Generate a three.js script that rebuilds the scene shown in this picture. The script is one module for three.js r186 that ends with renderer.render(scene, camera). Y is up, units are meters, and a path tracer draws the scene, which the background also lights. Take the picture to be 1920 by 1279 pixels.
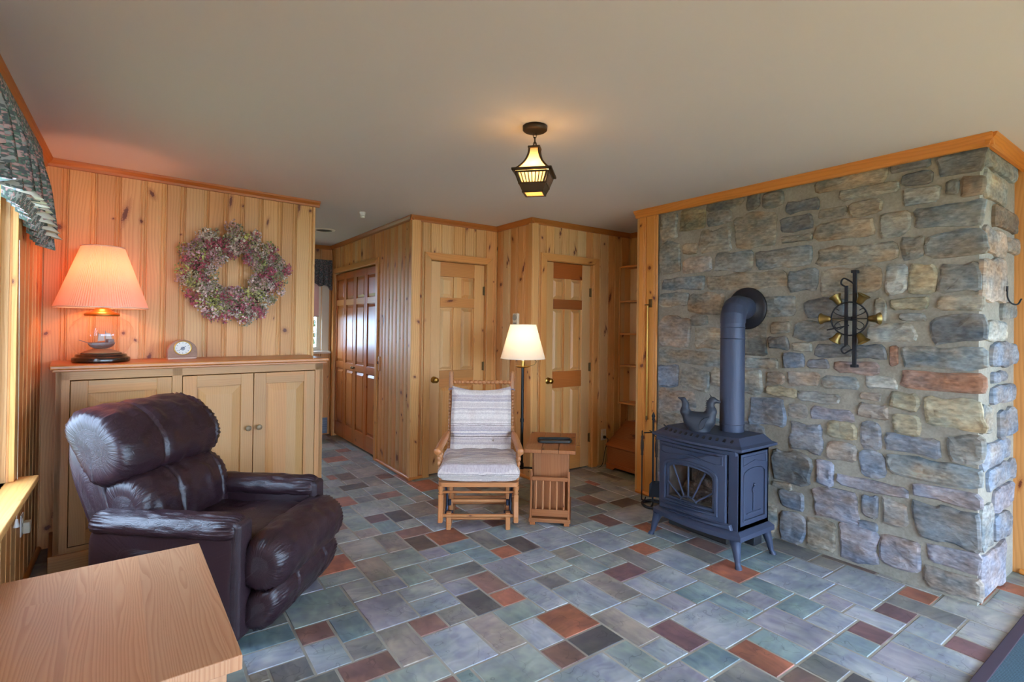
import * as THREE from 'three';
import { RoundedBoxGeometry } from 'three/addons/geometries/RoundedBoxGeometry.js';
import { mergeGeometries, mergeVertices } from 'three/addons/utils/BufferGeometryUtils.js';
import { MarchingCubes } from 'three/addons/objects/MarchingCubes.js';
import { RectAreaLightUniformsLib } from 'three/addons/lights/RectAreaLightUniformsLib.js';

RectAreaLightUniformsLib.init();
const D2R = Math.PI / 180;
const scene = new THREE.Scene();

/* ---------- camera, sky, exposure ---------- */
const camera = new THREE.PerspectiveCamera(2 * Math.atan(639.5 / 986.634) / D2R, 1920 / 1279, 0.05, 200);
camera.position.set(0, 1.42, 0);
camera.rotation.order = 'YXZ';
camera.rotation.set(0.4158 * D2R, -35.444 * D2R, 0.7071 * D2R);
camera.setViewOffset(1920, 1279, 0, 33.65, 1920, 1279);
const renderer = new THREE.WebGLRenderer({ antialias: true });
renderer.toneMapping = THREE.LinearToneMapping;
renderer.toneMappingExposure = 0.72;
renderer.shadowMap.enabled = true;
scene.background = new THREE.Color(0.50, 0.71, 1.0);
scene.backgroundIntensity = 30.0;

/* ---------- helpers ---------- */
let seedState = 12345;
const rnd = () => { seedState = (Math.imul(seedState, 1664525) + 1013904223) >>> 0; return seedState / 4294967296; };
const rr = (a, b) => a + (b - a) * rnd();
const seedTo = s => { seedState = s >>> 0; };
const V = (x, y, z) => new THREE.Vector3(x, y, z);
const lerp = (a, b, t) => a + (b - a) * t;
const clamp = (x, a = 0, b = 1) => Math.min(b, Math.max(a, x));
const smooth = (a, b, x) => { const t = clamp((x - a) / (b - a)); return t * t * (3 - 2 * t); };
function hash(x, y, s) { let h = (Math.imul(x, 374761393) + Math.imul(y, 668265263) + Math.imul(s, 1442695041)) | 0; h = Math.imul(h ^ (h >>> 13), 1274126177); return ((h ^ (h >>> 16)) >>> 0) / 4294967296; }
function vn(x, y, s, py) {
  const xi = Math.floor(x), yi = Math.floor(y); let fx = x - xi, fy = y - yi;
  fx = fx * fx * (3 - 2 * fx); fy = fy * fy * (3 - 2 * fy);
  const m = py ? (k => ((k % py) + py) % py) : (k => k);
  const a = m(yi), b = m(yi + 1);
  const v0 = hash(xi, a, s), v1 = hash(xi + 1, a, s), v2 = hash(xi, b, s), v3 = hash(xi + 1, b, s);
  return v0 + (v1 - v0) * fx + (v2 - v0 + (v0 - v1 - v2 + v3) * fx) * fy;
}
// doubly periodic noise sum on the unit square
function fbm(u, v, s, f, oct) { let a = 0, w = 0.5, t = 0; for (let o = 0; o < oct; o++) { a += w * vnp(u * f, v * f, s + o, f); t += w; w *= 0.5; f *= 2; } return a / t; }
function vnp(x, y, s, p) {
  const xi = Math.floor(x), yi = Math.floor(y); let fx = x - xi, fy = y - yi;
  fx = fx * fx * (3 - 2 * fx); fy = fy * fy * (3 - 2 * fy);
  const m = k => ((k % p) + p) % p, a = m(xi), b = m(xi + 1), c = m(yi), d = m(yi + 1);
  const v0 = hash(a, c, s), v1 = hash(b, c, s), v2 = hash(a, d, s), v3 = hash(b, d, s);
  return v0 + (v1 - v0) * fx + (v2 - v0 + (v0 - v1 - v2 + v3) * fx) * fy;
}
function dataTex(w, h, fn, srgb = true, W = 1, H = 1) {
  const d = new Uint8Array(w * h * 4); const c = [0, 0, 0];
  for (let j = 0; j < h; j++) for (let i = 0; i < w; i++) {
    fn(i / w, j / h, c, i, j); const k = (j * w + i) * 4;
    d[k] = clamp(c[0], 0, 255); d[k + 1] = clamp(c[1], 0, 255); d[k + 2] = clamp(c[2], 0, 255); d[k + 3] = 255;
  }
  const t = new THREE.DataTexture(d, w, h, THREE.RGBAFormat); t.magFilter = THREE.LinearFilter; t.minFilter = THREE.LinearMipmapLinearFilter; t.generateMipmaps = true;
  t.wrapS = t.wrapT = THREE.RepeatWrapping; if (srgb) t.colorSpace = THREE.SRGBColorSpace; t.repeat.set(1 / W, 1 / H); t.needsUpdate = true; return t;
}
/* wood: boards side by side in strips, grain along v, knots as swirls */
function woodTex(o) {
  const { w, h, W, H, strips, seed, light, dark, knotDens, knotCol, ring } = o; seedTo(seed);
  const sw = W / strips, S = [];
  for (let k = 0; k < strips; k++) {
    const kn = []; const n = Math.round(knotDens * rr(0.4, 1.7));
    for (let q = 0; q < n; q++) kn.push([rr(0.15, 0.85) * sw, rr(0, H), rr(0.003, 0.012) * (rnd() < 0.15 ? 1.5 : 1), rnd() < 0.25 ? rr(0.2, 0.4) : rr(0.55, 1.2), rr(-1.2, 1.2)]);
    S.push({ kn, tone: rr(-0.13, 0.13), off: rr(0, 50), c: rr(-0.4, 1.4) * sw, f: rr(0.7, 1.3) * ring, red: rr(-0.03, 0.05) });
  }
  const p1 = Math.round(H * 2), p2 = Math.round(H * 14);
  return dataTex(w, h, (a, b, c) => {
    const x = a * W, v = b * H, k = Math.min(strips - 1, Math.floor(x / sw)), s = S[k], lx = x - k * sw;
    let warp = 0, kd = 0, halo = 0;
    for (const q of s.kn) {
      let dv = v - q[1]; if (dv > H / 2) dv -= H; if (dv < -H / 2) dv += H;
      const dx = lx - q[0] - dv * q[4] * 0.4; if (Math.abs(dv) > 0.25) continue;
      const d = Math.hypot(dx, dv * q[3]) / q[2];
      warp += Math.exp(-d * d / 10) * (dx > 0 ? 1 : -1) * 0.006;
      const e = d + (vn(lx * 300, v * 300, seed) - 0.5) * 0.7;
      kd = Math.max(kd, 1 - smooth(0.75, 1.25, e)); halo = Math.max(halo, 1 - smooth(0.8, 3.2, e));
    }
    const wob = (vn(lx * 6 + s.off, v * 2, seed + 3, p1) - 0.5) * 0.05 * (o.straight || 1) + (vn(lx * 25 + s.off, v * 14, seed + 4, p2) - 0.5) * 0.006 * (o.straight || 1);
    const r = Math.abs(lx - s.c + wob + warp) * s.f + (o.straight ? (vn(lx * 30 + s.off, v * 2, seed + 13, p1) - 0.5) * 5 : 0); const fr = r - Math.floor(r);
    let g = smooth(0.25, 0.95, fr) * (1 - smooth(0.95, 1.0, fr));
    const fine = vn(lx * 900 + s.off, v * 14, seed + 7, p2);
    let t = (o.contrast || 0.42) * g + 0.22 * fine + s.tone + (vn(lx * 9 + s.off * 2, v * 2, seed + 9, p1) - 0.5) * 0.35; t = clamp(t);
    for (let q = 0; q < 3; q++) {
      let col = lerp(light[q], dark[q], t); col = lerp(col, lerp(knotCol[q], dark[q], 0.62), halo * 0.55);
      if (kd > 0) { const rg = 0.5 + 0.5 * Math.sin((lx + v * 0.7) * 2600); col = lerp(col, knotCol[q] * (0.75 + 0.4 * rg), kd); }
      c[q] = col;
    }
    c[0] += s.red * 200; c[2] -= s.red * 140;
  }, true, W, H);
}
function mesh(name, geo, mat, parent) {
  if (Array.isArray(geo)) geo = geo.length > 1 ? mergeGeometries(geo.map(prep), false) : geo[0];
  const m = new THREE.Mesh(geo, mat); m.name = name; m.castShadow = m.receiveShadow = true; (parent || scene).add(m); return m;
}
function prep(g) { g = g.index ? g.toNonIndexed() : g; for (const k of Object.keys(g.attributes)) if (!['position', 'normal', 'uv'].includes(k)) g.deleteAttribute(k); if (!g.attributes.uv) g.setAttribute('uv', new THREE.BufferAttribute(new Float32Array(g.attributes.position.count * 2), 2)); return g; }
const taken = {};
function uniq(n) { if (taken[n] === undefined) { taken[n] = 0; return n; } taken[n]++; return n + '_' + String(taken[n]).padStart(3, '0'); }
function tag(o, label, category, group, kind) { o.userData.label = label; if (category) o.userData.category = category; if (group) o.userData.group = group; if (kind) o.userData.kind = kind; return o; }
function thing(name, label, category, pos = [0, 0, 0], turn = 0, group) { const g = new THREE.Group(); g.name = uniq(name); g.position.set(...pos); g.rotation.y = turn; scene.add(g); return tag(g, label, category, group); }
function struct(name, label, category, pos = [0, 0, 0], turn = 0) { const g = thing(name, label, category, pos, turn); g.userData.kind = 'structure'; return g; }
const bx = (w, h, d, x = 0, y = 0, z = 0) => new THREE.BoxGeometry(w, h, d).translate(x, y, z);
const rb = (w, h, d, r, x = 0, y = 0, z = 0, s = 2) => new RoundedBoxGeometry(w, h, d, s, Math.min(r, w / 2.01, h / 2.01, d / 2.01)).translate(x, y, z);
const cy = (r1, r2, h, s = 16, x = 0, y = 0, z = 0) => new THREE.CylinderGeometry(r1, r2, h, s).translate(x, y, z);
const sp = (r, x = 0, y = 0, z = 0, a = 16, b = 12) => new THREE.SphereGeometry(r, a, b).translate(x, y, z);
const lathe = (pts, s = 24) => new THREE.LatheGeometry(pts.map(p => new THREE.Vector2(p[0], p[1])), s);
const tube = (pts, r, n = 24, k = 8, closed = false) => new THREE.TubeGeometry(new THREE.CatmullRomCurve3(pts.map(p => V(...p)), closed, 'catmullrom', 0.5), n, r, k, closed);
function rod(a, b, r1, r2 = r1, k = 8) { const A = V(...a), B = V(...b), d = B.clone().sub(A), L = d.length(); const g = new THREE.CylinderGeometry(r2, r1, L, k); g.translate(0, L / 2, 0); g.applyQuaternion(new THREE.Quaternion().setFromUnitVectors(V(0, 1, 0), d.normalize())); return g.translate(...a); }
function along(g, a, b) { const A = V(...a), B = V(...b), d = B.clone().sub(A).normalize(); g.applyQuaternion(new THREE.Quaternion().setFromUnitVectors(V(0, 1, 0), d)); return g.translate(...a); }
function extr(pts, depth, bevel = 0, holes) { const s = new THREE.Shape(pts.map(p => new THREE.Vector2(p[0], p[1]))); for (const h of holes || []) s.holes.push(new THREE.Path(h.map(p => new THREE.Vector2(p[0], p[1])))); return new THREE.ExtrudeGeometry(s, { depth: depth - 2 * bevel, bevelEnabled: bevel > 0, bevelSize: bevel, bevelThickness: bevel, bevelOffset: -bevel, bevelSegments: 1, curveSegments: 8 }).translate(0, 0, bevel); }
/* uv in metres with the grain along one axis */
function grain(g, axis = 'y', ou = rnd() * 7, ov = rnd() * 7) {
  g = g.index ? g.toNonIndexed() : g; const p = g.attributes.position, n = g.attributes.normal, uv = new Float32Array(p.count * 2), ga = { x: 0, y: 1, z: 2 }[axis];
  for (let i = 0; i < p.count; i += 3) {
    const N = [0, 0, 0]; for (let k = 0; k < 3; k++) { N[0] += Math.abs(n.getX(i + k)); N[1] += Math.abs(n.getY(i + k)); N[2] += Math.abs(n.getZ(i + k)); }
    let a = N[0] >= N[1] && N[0] >= N[2] ? 0 : N[1] >= N[2] ? 1 : 2; let ua, va = ga;
    if (a === ga) { ua = (a + 1) % 3; va = (a + 2) % 3; } else ua = 3 - a - ga;
    for (let k = 0; k < 3; k++) { const q = [p.getX(i + k), p.getY(i + k), p.getZ(i + k)]; uv[(i + k) * 2] = q[ua] + ou; uv[(i + k) * 2 + 1] = q[va] * (a === ga ? 0.35 : 1) + ov; }
  }
  g.setAttribute('uv', new THREE.BufferAttribute(uv, 2)); return g;
}
const SW = 0.14; // strip width in the pine texture
const gr = (g, axis = 'y') => grain(g, axis, Math.floor(rnd() * 8) * SW + 0.07, rnd() * 2.4);
const wood = (name, g, m, parent, axis = 'y') => mesh(name, gr(Array.isArray(g) ? mergeGeometries(g.map(prep), false) : g, axis), m, parent);

/* ---------- textures and materials ---------- */
const pineT = woodTex({ w: 1024, h: 2048, W: 1.12, H: 2.5, strips: 8, seed: 71, light: [226, 180, 122], dark: [196, 142, 84], knotDens: 5, knotCol: [116, 62, 38], ring: 60 });
const clearT = woodTex({ w: 1024, h: 1024, W: 1.12, H: 2.0, strips: 8, seed: 19, light: [222, 178, 122], dark: [196, 146, 90], knotDens: 0.7, knotCol: [120, 66, 36], ring: 75 });
const oakT = woodTex({ w: 1024, h: 1024, W: 0.9, H: 1.4, strips: 5, seed: 5, light: [224, 184, 148], dark: [196, 146, 108], knotDens: 0.1, knotCol: [150, 100, 70], ring: 110, contrast: 0.62, straight: 0.35 });
const slateT = dataTex(1024, 1024, (u, v, c) => {
  const a = fbm(u, v, 3, 6, 5), b = fbm(u + 0.1 * a, v, 9, 24, 3), s = vnp(u * 14 + a * 3, v * 90 + a * 10, 5, 90 * 14) ; const cr = Math.abs(fbm(u, v, 21, 9, 4) - 0.5);
  const x = 205 + (a - 0.5) * 90 + (b - 0.5) * 60 + (s - 0.5) * 26 - (cr < 0.006 ? 26 : 0); c[0] = x + (a - 0.5) * 26; c[1] = x; c[2] = x - (b - 0.5) * 34;
}, true, 1.3, 1.3);
const stoneT = dataTex(1024, 1024, (u, v, c) => {
  const a = fbm(u, v, 33, 5, 5), b = fbm(u, v, 39, 40, 3), s = fbm(u * 1, v * 4 % 1, 35, 12, 4); const x = 205 + (a - 0.5) * 90 + (b - 0.5) * 80 + (s - 0.5) * 60; const y = (fbm(u, v, 55, 8, 3) - 0.5) * 50;
  c[0] = x + y; c[1] = x; c[2] = x - y;
}, true, 0.9, 0.9);
const mortarT = dataTex(512, 512, (u, v, c) => { const a = fbm(u, v, 83, 6, 4), b = fbm(u, v, 89, 60, 2); const x = 214 + (a - 0.5) * 40 + (b - 0.5) * 30; c[0] = x; c[1] = x; c[2] = x - 4; }, true, 0.6, 0.6);
const leatherT = dataTex(512, 512, (u, v, c) => { const a = fbm(u, v, 3, 48, 2), b = fbm(u, v, 8, 8, 3), r = Math.abs(fbm(u, v, 14, 7, 3) - 0.5) * 2, r2 = Math.abs(fbm(u, v, 17, 14, 2) - 0.5) * 2; c[0] = c[1] = c[2] = 70 + a * 40 + b * 40 + 70 * Math.min(1, r * 5) + 30 * Math.min(1, r2 * 6); }, false, 0.25, 0.25);
const ironT = dataTex(256, 256, (u, v, c) => { c[0] = c[1] = c[2] = 100 + fbm(u, v, 4, 40, 2) * 100; }, false, 0.15, 0.15);
seedTo(404);
const stripeRow = []; { let y = 0; while (y < 512) { const h = 6 + Math.floor(rnd() * 20); const k = rnd(); const col = k < 0.42 ? [214, 198, 186] : k < 0.66 ? [200, 182, 172] : k < 0.78 ? [182, 164, 160] : k < 0.84 ? [160, 148, 154] : [116, 100, 98]; const hh = k > 0.84 ? 4 : h; for (let q = 0; q < hh; q++) stripeRow[y + q] = col; y += hh; } }
const stripeT = dataTex(512, 512, (u, v, c, i, j) => { const o = Math.round((vnp(u * 6, v * 4, 5, 12) - 0.5) * 7); const q = stripeRow[(j + o + 512) % 512]; const n = (hash(i, j, 3) - 0.5) * 26 + (vnp(u * 90, v * 90, 8, 90) - 0.5) * 22; c[0] = q[0] + n; c[1] = q[1] + n; c[2] = q[2] + n; }, true, 0.42, 0.42);
const floralT = dataTex(512, 512, (u, v, c) => {
  const a = fbm(u, v, 61, 40, 2), b = fbm(u, v, 67, 36, 2), g = fbm(u, v, 62, 52, 2); c[0] = 92; c[1] = 96; c[2] = 94;
  if (g > 0.56) { c[0] = 100; c[1] = 122; c[2] = 106; } if (a > 0.6) { c[0] = 170; c[1] = 126; c[2] = 122; } if (a > 0.7) { c[0] = 192; c[1] = 156; c[2] = 148; } if (b > 0.64) { c[0] = 156; c[1] = 154; c[2] = 148; }
}, true, 0.36, 0.36);
const rugT = dataTex(256, 256, (u, v, c, i, j) => { const r = 0.5 + 0.5 * Math.sin(v * Math.PI * 64); const n = (hash(i, j, 9) - 0.5) * 40; const x = 110 + r * 60 + n; c[0] = x * 0.86; c[1] = x * 0.98; c[2] = x * 1.06; }, true, 0.4, 0.4);

function M(color, rough = 0.6, o = {}) { const { tint, ...rest } = o; const C = Array.isArray(color) ? new THREE.Color().setRGB(...color) : new THREE.Color(color); return new THREE.MeshPhysicalMaterial({ color: C, roughness: rough, metalness: 0, ...rest }); }
const woodM = (map, tint, rough = 0.42, bump = 0.0006) => M(tint, rough, { map, bumpMap: map, bumpScale: bump });
const tones = ['#ffffff', '#f7ebdc', '#fff6e6', '#efdcc6', '#fbe6d2'];
const pineM = tones.map(t => woodM(pineT, t, 0.5));
const trimM = woodM(clearT, '#f2c48a', 0.4), casingM = woodM(clearT, '#f6dcb8', 0.4), crownM = woodM(clearT, '#c99a68', 0.4);
const doorM = ['#ffffff', '#f8e8d2', '#fff2dc'].map(t => woodM(clearT, t, 0.42));
const railM = woodM(clearT, '#ecca9e', 0.42), railDarkM = woodM(clearT, '#b98560', 0.42);
const bifoldM = ['#d8a27a', '#d0966c', '#dcac84'].map(t => woodM(clearT, t, 0.34));
const cabM = woodM(clearT, '#cbb594', 0.45), cabTopM = woodM(clearT, '#dcae7c', 0.3), cabPanelM = woodM(clearT, '#d3bd9a', 0.45);
const tableM = woodM(oakT, '#dcc8b8', 0.5);
const chestM = woodM(pineT, '#b88a74', 0.42), sideM = woodM(pineT, '#b08c7e', 0.42), rockerM = woodM(clearT, '#d2ae9e', 0.4);
const brassM = M('#b08a46', 0.3, { metalness: 1 }), darkBrassM = M('#6e5a3a', 0.45, { metalness: 1 });
const ironM = M('#23252b', 0.6, { metalness: 0.35, bumpMap: ironT, bumpScale: 0.0006 }), blackM = M('#141416', 0.55), stoveM = M('#3b4358', 0.52, { metalness: 0.25, bumpMap: ironT, bumpScale: 0.0008 });
const bronzeM = M('#4a3a2c', 0.5, { metalness: 0.6 });
const ceilM = M('#cbc7cb', 0.95), whiteM = M('#e8e4dc', 0.5), creamM = M('#dcd2b8', 0.5);
const glassM = M('#ffffff', 0.02, { transmission: 1, thickness: 0, ior: 1.45 });
const leatherM = M([0.026, 0.011, 0.015], 0.38, { bumpMap: leatherT, bumpScale: 0.0016, specularIntensity: 1 });
const stripeM = M('#ffffff', 0.95, { map: stripeT, bumpMap: stripeT, bumpScale: 0.002 }), floralM = M('#ffffff', 0.95, { map: floralT, side: THREE.DoubleSide }), liningM = M('#d8d0c0', 0.9, { side: THREE.DoubleSide });
const shadeM = (c, t = 0.5) => M(c, 0.95, { transmission: t, thickness: 0, side: THREE.DoubleSide });
const bulbM = (c, i) => new THREE.MeshStandardMaterial({ color: '#fff2dd', emissive: c, emissiveIntensity: i });
function point(parent, name, pos, color, cd, radius = 1) { const l = new THREE.PointLight(color, cd, 0, 2); l.name = name; l.position.set(...pos); l.castShadow = true; l.shadow.radius = radius; parent.add(l); return l; }

/* ---------- floor: slate laid in a random ashlar pattern ---------- */
const TILES = '18,49,4,4a 22,50,2,3b 22,46,3,4f 18,47,2,2l 20,46,2,3k 18,44,2,3d 20,44,2,2a 22,42,2,4c 19,42,3,2h 21,39,3,3i 16,44,2,2f 17,40,2,4f 19,39,2,3j 14,40,3,4a 16,37,3,3b 19,37,2,2e 21,37,3,2d 11,39,3,3i 14,36,2,4f 16,34,2,3b 14,34,2,2e 11,37,3,2b 12,34,2,3a 12,30,3,4e 15,32,3,2a 15,30,3,2c 8,33,4,4b 8,31,2,2h 10,30,2,3d 14,28,2,2h 16,28,2,2g 12,26,2,4f 10,28,2,2g 8,28,2,3c 5,32,3,2d 5,30,3,2c 6,28,2,2g 9,26,3,2h 14,24,3,4c 11,24,3,2b 18,31,2,2e 24,76,2,2i 21,71,3,3i 24,72,3,4f 24,68,2,4f 21,74,3,4g 21,69,3,2b 22,66,2,3f 19,65,3,4a 24,66,2,2f 22,62,4,4f 20,62,2,3j 19,63,1,2i 20,60,2,2f 22,58,2,4f 24,60,2,2h 18,60,2,3a 19,58,3,2j 16,56,3,4a 19,55,2,3a 21,55,3,3a 21,53,3,2h 17,53,2,3i 19,53,2,2g 24,56,2,4a 24,52,2,4b 26,53,3,4i 26,50,3,3b 24,50,2,2f 25,48,2,2j 24,36,2,4g 26,37,3,3d 26,34,2,3k 24,34,2,2i 28,33,4,4c 22,34,2,3d 25,32,3,2c 22,30,3,4e 25,30,3,2b 28,31,2,2f 30,30,2,3b 32,30,3,4c 28,28,2,3b 30,28,2,2a 26,28,2,2b 24,28,2,2g 20,30,2,3h 20,28,2,2i 18,28,2,3k 22,26,2,4c 24,24,3,4c 27,24,2,4f 29,26,3,2l 32,26,2,4g 34,28,2,2i 29,23,2,3c 31,23,3,3c 29,21,2,2e 31,21,3,2d 26,21,3,3c 19,26,3,2b 17,24,2,4f 19,23,2,3c 21,23,3,3i 21,21,3,2k 19,21,2,2h 24,20,2,4f 26,18,2,3l 15,21,4,3b 24,18,2,2c 22,18,2,3b 18,18,4,3c 25,16,3,2d 22,16,3,2e 34,24,3,4c 37,24,2,4g 34,20,2,4a 36,21,3,3i 38,31,2,2i 36,34,2,3h 38,33,5,4a 39,39,2,3h 41,37,3,2j 44,44,1,2i 36,37,3,3b 39,37,2,2b 41,39,3,3a 34,34,2,2b 32,34,2,2b 35,32,3,2d 35,30,3,2b 36,28,2,2b 38,28,2,3d 36,18,2,3d 34,18,2,2e 38,17,4,4c 35,16,3,2d 38,15,2,2e 40,14,2,3c 32,14,3,4e 35,14,3,2c 38,12,2,3c 36,12,2,2l 34,12,2,2d 40,12,2,2l 42,10,2,4g 44,12,2,2i 42,14,4,4c 42,18,2,3c 44,20,3,4g 44,18,2,2g 44,8,3,4a 41,8,3,2a 39,8,2,2l 39,10,3,2c 37,8,2,4c 34,8,3,4e 28,14,2,3i 30,14,2,3d 30,12,2,2g 32,10,2,4c 49,8,2,2b 51,8,2,3i 47,8,2,2a 41,21,3,2d 39,21,2,2d -7,8,2,4g -5,8,4,2j -1,8,4,2j 3,8,4,4d 7,8,2,3f 9,8,2,3a 11,8,4,3b 15,8,3,3e 18,8,4,4b 22,8,3,4a 25,8,4,2b 29,8,3,2a 32,8,2,2a 53,8,3,3a -5,10,3,4b -2,10,2,2i 0,10,3,3a 25,10,3,3f 28,10,2,4j 30,10,2,2k 47,10,4,1i 7,11,4,3b 11,11,4,4a 15,11,3,3e -7,12,2,4f -2,12,2,4c 3,12,3,2d 6,12,1,4c 18,12,4,3f 22,12,3,4a 46,12,1,4a 0,13,3,2h 25,13,3,3g -5,14,3,3e 3,14,3,4a 7,14,4,4a 15,14,3,4g 0,15,3,3c 11,15,3,3g 14,15,1,4a 18,15,4,3g -7,16,2,4k -2,16,2,4c 6,16,1,4f 46,16,1,4j -5,17,3,3a 28,17,4,4c 0,18,4,4a 4,18,2,3l 7,18,4,4a 11,18,2,2e 13,18,1,4c 15,18,3,3e 32,18,2,3d -7,20,4,4a -3,20,3,4d 6,20,1,4h 11,20,2,4g 4,21,2,2a 0,22,4,4a 7,22,4,4d 13,22,1,2h 4,23,2,2d 14,19,1,5d 39,23,4,2d 43,23,1,4b -7,24,4,3a -3,24,3,3a 6,24,1,4k 44,24,3,4d 4,25,2,4b 39,25,2,3h 41,25,2,4g 0,26,4,2f 7,26,2,2g -7,27,4,3f -3,27,3,3d 43,27,1,4g 0,28,2,4b 2,28,2,2f 40,28,1,4e 44,28,3,4e 4,29,1,4b 5,29,1,1f 41,29,2,3h -7,30,2,4g -5,30,4,3f -1,30,1,4g 2,30,2,2c 43,31,1,4h 0,32,3,2f 3,32,1,4l 40,32,3,1k 44,32,3,4e -5,33,3,2j -2,33,1,4d 4,33,1,4f 18,33,4,2g -7,34,2,2e -1,34,2,4d 1,34,2,3g 5,34,3,4g -5,35,3,4d 18,35,4,2b 43,35,1,2f -7,36,2,4d 3,36,1,4b 32,36,4,4a 44,36,3,3b -2,37,1,4b 1,37,2,4d 4,37,1,4c 8,37,3,4e 29,37,2,3a 31,37,1,4c -1,38,2,4c 5,38,3,4a -5,39,3,3a 44,39,2,5a 46,39,3,3c 49,39,3,3a 52,39,3,2d 55,39,1,4h -7,40,2,3c 3,40,1,4a 24,40,3,3e 27,40,2,2l 29,40,2,3c 32,40,2,3a 34,40,5,4e -2,41,1,4a 1,41,2,3i 4,41,1,4c 8,41,3,3b 31,41,1,4b 52,41,2,2c 54,41,1,4k -5,42,2,2e -3,42,1,4b -1,42,2,2d 5,42,3,3c 11,42,2,2d 13,42,1,4b 27,42,2,3a 39,42,2,4d 41,42,3,3g 46,42,3,2a 49,42,3,4b -7,43,2,2b 24,43,3,3b 29,43,2,2b 32,43,2,3d 52,43,2,3g 55,43,1,4a -5,44,2,3b -1,44,3,3c 2,44,2,4e 8,44,4,3c 12,44,1,4g 14,44,2,3a 34,44,3,4d 37,44,2,2i 45,44,3,3a 48,44,1,4g -7,45,2,4e -2,45,1,4f 4,45,2,4d 6,45,2,2c 27,45,4,3a 31,45,1,4b 41,45,3,3a 54,45,1,4a -3,46,1,4h 13,46,1,4f 16,46,2,4b 25,46,2,2i 32,46,2,4d 37,46,3,3d 49,46,3,3a 52,46,2,5b -5,47,2,2g -1,47,3,2a 6,47,4,2l 10,47,2,2f 14,47,2,4h 45,47,3,4f 55,47,1,4k 2,48,2,3a 12,48,1,4b 27,48,2,2a 29,48,2,3c 34,48,3,4f 41,48,3,3a 48,48,1,3c -7,49,4,4a -2,49,3,3g 1,49,1,4i 4,49,4,4d 8,49,4,4e 31,49,1,4j 37,49,3,2a 49,49,3,2a 54,49,1,2d -3,50,1,4i 13,50,1,4e 16,50,2,2b 32,50,2,4g 40,46,1,5d 44,46,1,5a 2,51,2,4g 14,51,2,4f 29,51,2,3a 37,51,2,3a -2,52,3,4e 12,52,1,4b 16,52,1,4i 17,52,1,1d 34,52,3,3g -7,53,4,5g 4,53,4,5a 8,53,2,4b 10,53,2,4l -3,54,1,4h 13,54,1,4a 29,54,2,3c 32,54,2,4c 37,54,2,4c 2,55,2,3a 14,55,2,3f 34,55,3,3d -2,56,3,2e 12,56,1,2e 1,53,1,5a 8,57,4,1b 26,57,1,4i 27,57,4,1d 31,53,1,5g 15,58,1,4d 16,60,2,2f 26,61,1,4d 15,62,3,3a 18,63,1,4b 15,65,3,4c 26,65,1,4c 18,67,1,4i 15,69,3,4b 19,69,2,4b 26,69,1,3b 18,71,1,4b 15,73,3,4a 19,73,2,4j 18,75,1,4f 26,76,1,4d 15,77,2,2a 17,77,1,4f 19,77,2,4f 21,78,4,2b 25,78,1,4b 15,79,2,4b 18,79,1,4a 21,80,4,3a 26,80,1,4c 17,81,1,4c 19,81,2,3b 25,82,1,4g 15,83,2,3b 18,83,1,4b 21,83,2,4j 23,83,2,3d 19,84,2,2a 26,84,1,4a 17,85,1,4g 15,86,2,5a 19,86,2,3l 23,86,3,5c 18,87,1,4a 21,87,2,2d 26,88,1,3j 17,89,1,2a 19,89,4,2a';
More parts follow.
